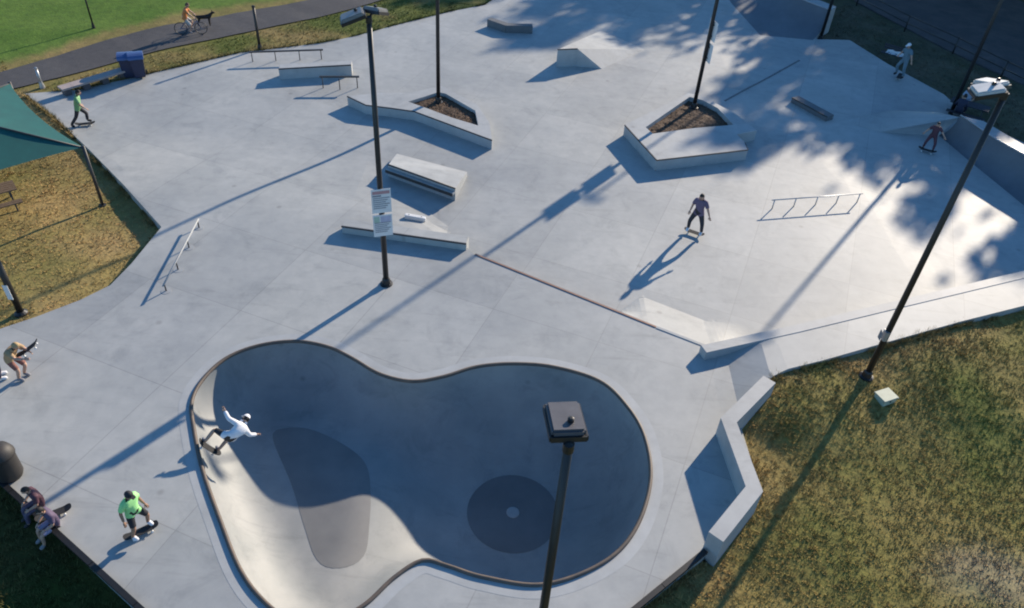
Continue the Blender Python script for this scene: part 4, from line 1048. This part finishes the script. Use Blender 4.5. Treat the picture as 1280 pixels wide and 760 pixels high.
person('person in orange shirt riding a bicycle along the asphalt path', c + r_ @ Vector((-.22, 0, -.02)), az, dict(pelvis=(0, 0, .94), belly=(0, .06, 1.1), chest=(0, .15, 1.27), neck=(0, .23, 1.42), head=(0, .28, 1.55), shoulder_l=(-.18, .16, 1.36), shoulder_r=(.18, .16, 1.36), elbow_l=(-.25, .33, 1.17), wrist_l=(-.25, .48, 1.04), elbow_r=(.25, .33, 1.17), wrist_r=(.25, .48, 1.04),
       hip_l=(-.1, .02, .9), hip_r=(.1, .02, .9), knee_l=(-.11, .36, .68), ankle_l=(-.11, .20, .36), toe_l=(-.11, .34, .31), knee_r=(.11, .30, .54), ankle_r=(.11, .14, .2), toe_r=(.11, .28, .14)), ORG, plain('pale_shorts', (.5, .48, .45)), GRYC, long_legs=False, hair='brown')
def dog(label, c, az):
    rot = Matrix.Rotation(R(az), 3, 'Z')
    def L(x, y, z): return Vector(c) + rot @ Vector((x, y, z))
    nm = [(-.3, 0, .5, .10), (-.1, 0, .49, .11), (.12, 0, .48, .125), (.28, 0, .52, .12), (.42, 0, .66, .07), (.5, 0, .72, .075), (.62, 0, .69, .04), (-.42, 0, .54, .035), (-.56, 0, .64, .02)]
    legs = []
    vs = [Vector(v[:3]) for v in nm]; rd = [v[3] for v in nm]; ed = [(i, i + 1) for i in range(6)] + [(0, 7), (7, 8)]
    for s_ in (-1, 1):
        k = len(vs); vs += [Vector((.26, s_ * .09, .36)), Vector((.25, s_ * .09, .18)), Vector((.27, s_ * .09, .02))]; rd += [.06, .04, .035]; ed += [(3, k), (k, k + 1), (k + 1, k + 2)]
        k = len(vs); vs += [Vector((-.24, s_ * .09, .36)), Vector((-.36, s_ * .09, .2)), Vector((-.32, s_ * .09, .02))]; rd += [.075, .04, .035]; ed += [(0, k), (k, k + 1), (k + 1, k + 2)]
    me = bpy.data.meshes.new('dogsk'); me.from_pydata(vs, ed, []); ob = bpy.data.objects.new('dogsk', me); col.objects.link(ob)
    ob.modifiers.new('skin', 'SKIN'); sv = me.skin_vertices[0].data
    for i, r in enumerate(rd): sv[i].radius = (r, r); sv[i].use_root = (i == 0)
    ob.modifiers.new('sub', 'SUBSURF').render_levels = 1
    dg = bpy.context.evaluated_depsgraph_get(); dg.update(); ev = ob.evaluated_get(dg).to_mesh()
    b = MB(); b.add([L(*v.co) for v in ev.vertices], [list(p.vertices) for p in ev.polygons]); ob.evaluated_get(dg).to_mesh_clear(); bpy.data.objects.remove(ob)
    for s_ in (-1, 1): b.ball(L(.47, s_ * .06, .78), (.025, .015, .05), rot, 6, 5)
    t = thing('dog', label, 'dog', tuple(c)); b.build('body', HAIRS['dark'], t, smooth=True)
    MB().tube([L(.36 + .075 * 0 + .0 , .07 * math.cos(a), .6 + .07 * math.sin(a)) for a in np.linspace(0, 6.28, 13)[:-1]], .012, 5, True).build('collar', RED, t)
c2 = P(257, 33); c2.z = z_gr(c2.x, c2.y) + .055; dog('black dog trotting on the path beside the bicycle', c2, 15)

# ------------------------------------------------------------------ grass tufts
def tufts(name, poly_px, dens_, h0, h1, zlev, brow=1.0, skip=None, nbl=5):
    poly = [P(x, y, zlev) for x, y in poly_px]
    xs = [p.x for p in poly]; ys = [p.y for p in poly]
    area = (max(xs) - min(xs)) * (max(ys) - min(ys)); n = int(area * dens_)
    X = rng.uniform(min(xs), max(xs), n); Y = rng.uniform(min(ys), max(ys), n)
    V = []; Fc = []; Cc = []
    for x, y in zip(X, Y):
        if not inside(x, y, poly): continue
        if inside(x, y, OUTL): continue
        cl = nz(x, y, 1.3)
        if cl < -.38 and rng.random() < .6: continue
        z = z_gr(x, y) - .01; c = g_tint(x, y); k = .85 + .5 * rng.random(); hue = rng.random()
        c = (c[0] * k * (1.0 + .25 * hue), c[1] * k * 1.03, c[2] * k)
        hh = (h0 + (h1 - h0) * rng.random()) * (1 + .7 * max(0, cl))
        for b in range(nbl):
            a = rng.uniform(0, 6.283); r = rng.uniform(0, .05); lean = rng.uniform(.3, 1.1) * hh; w = rng.uniform(.008, .018)
            bx, by = x + r * math.cos(a), y + r * math.sin(a); pa = a + 1.57
            o = len(V)
            V += [(bx - w * math.cos(pa), by - w * math.sin(pa), z), (bx + w * math.cos(pa), by + w * math.sin(pa), z), (bx + lean * math.cos(a), by + lean * math.sin(a), z + hh * rng.uniform(.7, 1))]
            Fc.append((o, o + 1, o + 2)); Cc += [c, c, c]
    me = bpy.data.meshes.new(name); me.from_pydata(V, [], Fc); me.materials.append(BLADE)
    ca = me.color_attributes.new('tint', 'FLOAT_COLOR', 'POINT'); arr = np.ones((len(V), 4), dtype=np.float32); arr[:, :3] = np.array(Cc); ca.data.foreach_set('color', arr.ravel())
    o = bpy.data.objects.new(name, me); col.objects.link(o); o['kind'] = 'stuff'
    return o
tag(tufts('grass_tufts', [(960, 465), (1290, 378), (1330, 800), (740, 810), (885, 690), (955, 612), (912, 525)], 170, .035, .085, 0), 'rough olive grass on the slope right of the bowl deck', 'grass')
tag(tufts('grass_tufts', [(-10, 60), (30, 110), (210, 288), (140, 360), (-10, 420)], 80, .03, .08, 0), 'dry tan grass around the canopy', 'grass')
tag(tufts('grass_tufts', [(-10, 590), (190, 780), (-10, 780)], 120, .05, .12, -.2), 'dark shaded grass below the deck edge', 'grass')
tag(tufts('grass_tufts', [(20, 118), (190, 68), (340, 35), (495, -5), (606, 5), (440, 48), (300, 68), (175, 97)], 45, .05, .12, 0, nbl=4), 'dry grass strip between plaza and path', 'grass')
tag(tufts('grass_tufts', [(1015, 20), (1060, 5), (1290, 115), (1290, 200), (1180, 116), (1060, 50), (1022, 48)], 40, .05, .12, -.2, nbl=4), 'shaded verge grass beside the parking road', 'grass')

def edge_tufts(idx, per_m, h0, h1):
    V = []; Fc = []; Cc = []
    for i in idx:
        p, q = OUTL[i], OUTL[(i + 1) % len(OUTL)]; L_ = (q - p).length
        if L_ < .05: continue
        d = (q - p).normalized(); nrm = Vector((d.y, -d.x, 0))
        mid = p.lerp(q, .5) + nrm * .1
        if inside(mid.x, mid.y, OUTL): nrm = -nrm
        for k in range(int(L_ * per_m)):
            c0 = p.lerp(q, rng.random()) + nrm * abs(rng.normal(0.03, .06))
            if nz(c0.x, c0.y, 1.1) < -.12: continue
            z = z_gr(c0.x, c0.y) - .01; c = g_tint(c0.x, c0.y); kk = .7 + .5 * rng.random(); c = tuple(v * kk for v in c)
            hh = rng.uniform(h0, h1)
            for b in range(5):
                a_ = rng.uniform(0, 6.283); w = rng.uniform(.008, .016); ln = rng.uniform(.3, 1.0) * hh; pa = a_ + 1.57; o = len(V)
                V += [(c0.x - w * math.cos(pa), c0.y - w * math.sin(pa), z), (c0.x + w * math.cos(pa), c0.y + w * math.sin(pa), z), (c0.x + ln * math.cos(a_), c0.y + ln * math.sin(a_), z + hh)]
                Fc.append((o, o + 1, o + 2)); Cc += [c] * 3
    me = bpy.data.meshes.new('edge_grass'); me.from_pydata(V, [], Fc); me.materials.append(BLADE)
    ca = me.color_attributes.new('tint', 'FLOAT_COLOR', 'POINT'); arr = np.ones((len(V), 4), dtype=np.float32); arr[:, :3] = np.array(Cc); ca.data.foreach_set('color', arr.ravel())
    o = bpy.data.objects.new('edge_grass', me); col.objects.link(o); o['kind'] = 'stuff'
    tag(o, 'taller ragged grass growing along the paving edges', 'grass')
edge_tufts(list(range(1, 30)) + list(range(32, 46)), 60, .10, .24)
V = []; Fc = []
for k in range(900):
    p = P(rng.uniform(940, 1290), rng.uniform(-10, 190)); a_ = rng.uniform(0, 6.28); s_ = rng.uniform(.02, .05)
    if inside(p.x, p.y, OUTL) and (seg_dist(p.x, p.y, OUTL) > 1.6 or rng.random() < .7): continue
    z = ground_z(p.x, p.y) + .006
    if -.35 > z: continue
    if inside(p.x, p.y, LOT): z = -.19
    u_ = Vector((math.cos(a_), math.sin(a_), rng.uniform(-.2, .2))); v_ = Vector((-math.sin(a_), math.cos(a_), rng.uniform(-.2, .2))); c_ = Vector((p.x, p.y, z + .01)); o = len(V)
    V += [c_ - u_ * s_, c_ + v_ * s_ * .5, c_ + u_ * s_, c_ - v_ * s_ * .5]; Fc.append((o, o + 1, o + 2, o + 3))
me = bpy.data.meshes.new('fallen_leaves'); me.from_pydata(V, [], Fc); me.materials.append(mat('dry_leaf', (.20, .13, .06), .8, (.10, .07, .035), .7))
o = bpy.data.objects.new('fallen_leaves', me); col.objects.link(o); o['kind'] = 'stuff'; tag(o, 'dry leaves scattered over paving and verge under the trees', 'leaves')

# ------------------------------------------------------------------ trees that throw the shade
def tree_mesh(seed, h, spread):
    r = random.Random(seed); tr = MB(); nodes = []
    def limb(p, d, L, rad, lev):
        pts = [p]; rr = [rad]; q = p
        for k in range(4):
            d2 = (d + Vector((r.uniform(-.25, .25), r.uniform(-.25, .25), r.uniform(-.05, .2)))).normalized(); q = q + d2 * L / 4; pts.append(q); rr.append(rad * (1 - .16 * (k + 1))); d = d2
        tr.tube(pts, rr, 7 if lev < 2 else 5)
        if lev >= 1: nodes.extend(pts[2:])
        if lev < 3:
            for k in range(4 if lev == 0 else 3):
                s_ = pts[r.choice((2, 3, 4))] if lev else pts[r.choice((2, 3, 4, 4))]
                a = r.uniform(0, 6.28); dd = (d * .5 + Vector((math.cos(a), math.sin(a), r.uniform(.0, .5)))).normalized()
                limb(s_, dd, L * r.uniform(.5, .72), rad * .5, lev + 1)
    limb(Vector((0, 0, -.2)), Vector((0, 0, 1)), h * .5, h * .022, 0)
    V = []; Fc = []
    for p in nodes:
        rc = r.uniform(.45, .8) * spread
        if r.random() < .25: continue
        for k in range(r.randint(26, 48)):
            g = Vector((r.gauss(0, .5), r.gauss(0, .5), r.gauss(0, .4))) * rc; c = p + g
            u_ = Vector((r.gauss(0, 1), r.gauss(0, 1), r.gauss(0, 1))).normalized(); v_ = u_.orthogonal().normalized(); s_ = r.uniform(.2, .38)
            o = len(V); V += [c - u_ * s_, c + v_ * s_ * .55, c + u_ * s_, c - v_ * s_ * .55]; Fc.append((o, o + 1, o + 2, o + 3))
    return tr, V, Fc
protos = []
for sd in (3, 11, 23):
    tr, V, Fc = tree_mesh(sd, 13, 1.35); protos.append((tr, V, Fc, max(v[2] for v in V)))
TREES = [(37, 53, 13.6, 0, 'broad shade tree beyond the road end nearest the long ledge'), (32, 60, 13.6, 1, 'shade tree on the far side of the parking road, opposite the picnic table'), (27, 66, 10.8, 2, 'shade tree on the far side of the parking road, opposite the bench'),
         (41, 60, 15, 1, 'second row shade tree behind the road end'), (19, 69, 11.5, 1, 'shade tree beyond the far corner quarter pipe'), (44, 50, 13, 2, 'outer shade tree past the road end'), (12, 76, 12.5, 0, 'shade tree beyond the far paving edge'),
         (31, 71, 13.2, 0, 'tall second row shade tree behind the parking road'), (5, 76, 12, 1, 'lone shade tree past the far lawn'), (24, 76, 14.5, 2, 'tall shade tree behind the far corner trees'), (37, 66, 16, 2, 'leaning shade tree deep in the second row'),
         (40, 46, 10.5, 1, 'small shade tree at the road end verge'), (38, 59, 10, 2, 'low bushy tree between two roadside shade trees'), (30, 65, 9, 0, 'low bushy tree opposite the picnic table and bench'), (22.5, 69, 9, 1, 'low bushy tree opposite the far corner'), (43, 66, 12, 1, 'rounded shade tree filling the second row gap'), (36, 63, 11, 0, 'rounded low tree opposite the road bend'), (49, 62, 14, 2, 'outermost tall tree behind the road'), (45, 70, 15, 0, 'back row shade tree behind the rounded tree'), (32, 67, 10, 2, 'narrow low tree behind the roadside trees'), (43, 56, 9, 1, 'low tree hugging the far kerb of the road end'),
         (47, 57, 15, 0, 'tall shade tree at the outer end of the second row'), (16, 80, 13, 2, 'tall shade tree behind the far paving edge')]
cache = {}
for (x, y, ht, k, lab) in TREES:
    sc = ht / protos[k][3]
    t = thing('shade_tree', lab, 'tree', (x, y, z_gr(x, y)), 'trees throwing the dappled shade'); t.scale = (sc, sc, sc); t.rotation_euler = (0, 0, x * 1.7 + y)
    if k not in cache:
        tr, V, Fc, _ = protos[k]
        o1 = tr.build('trunk', TRUNK, None, smooth=True); me = bpy.data.meshes.new('crown'); me.from_pydata(V, [], Fc); me.materials.append(LEAF)
        o2 = bpy.data.objects.new('crown', me); col.objects.link(o2); cache[k] = (o1, o2)
    else:
        o1 = cache[k][0].copy(); o2 = cache[k][1].copy(); col.objects.link(o1); col.objects.link(o2)
    for o in (o1, o2): o.parent = t
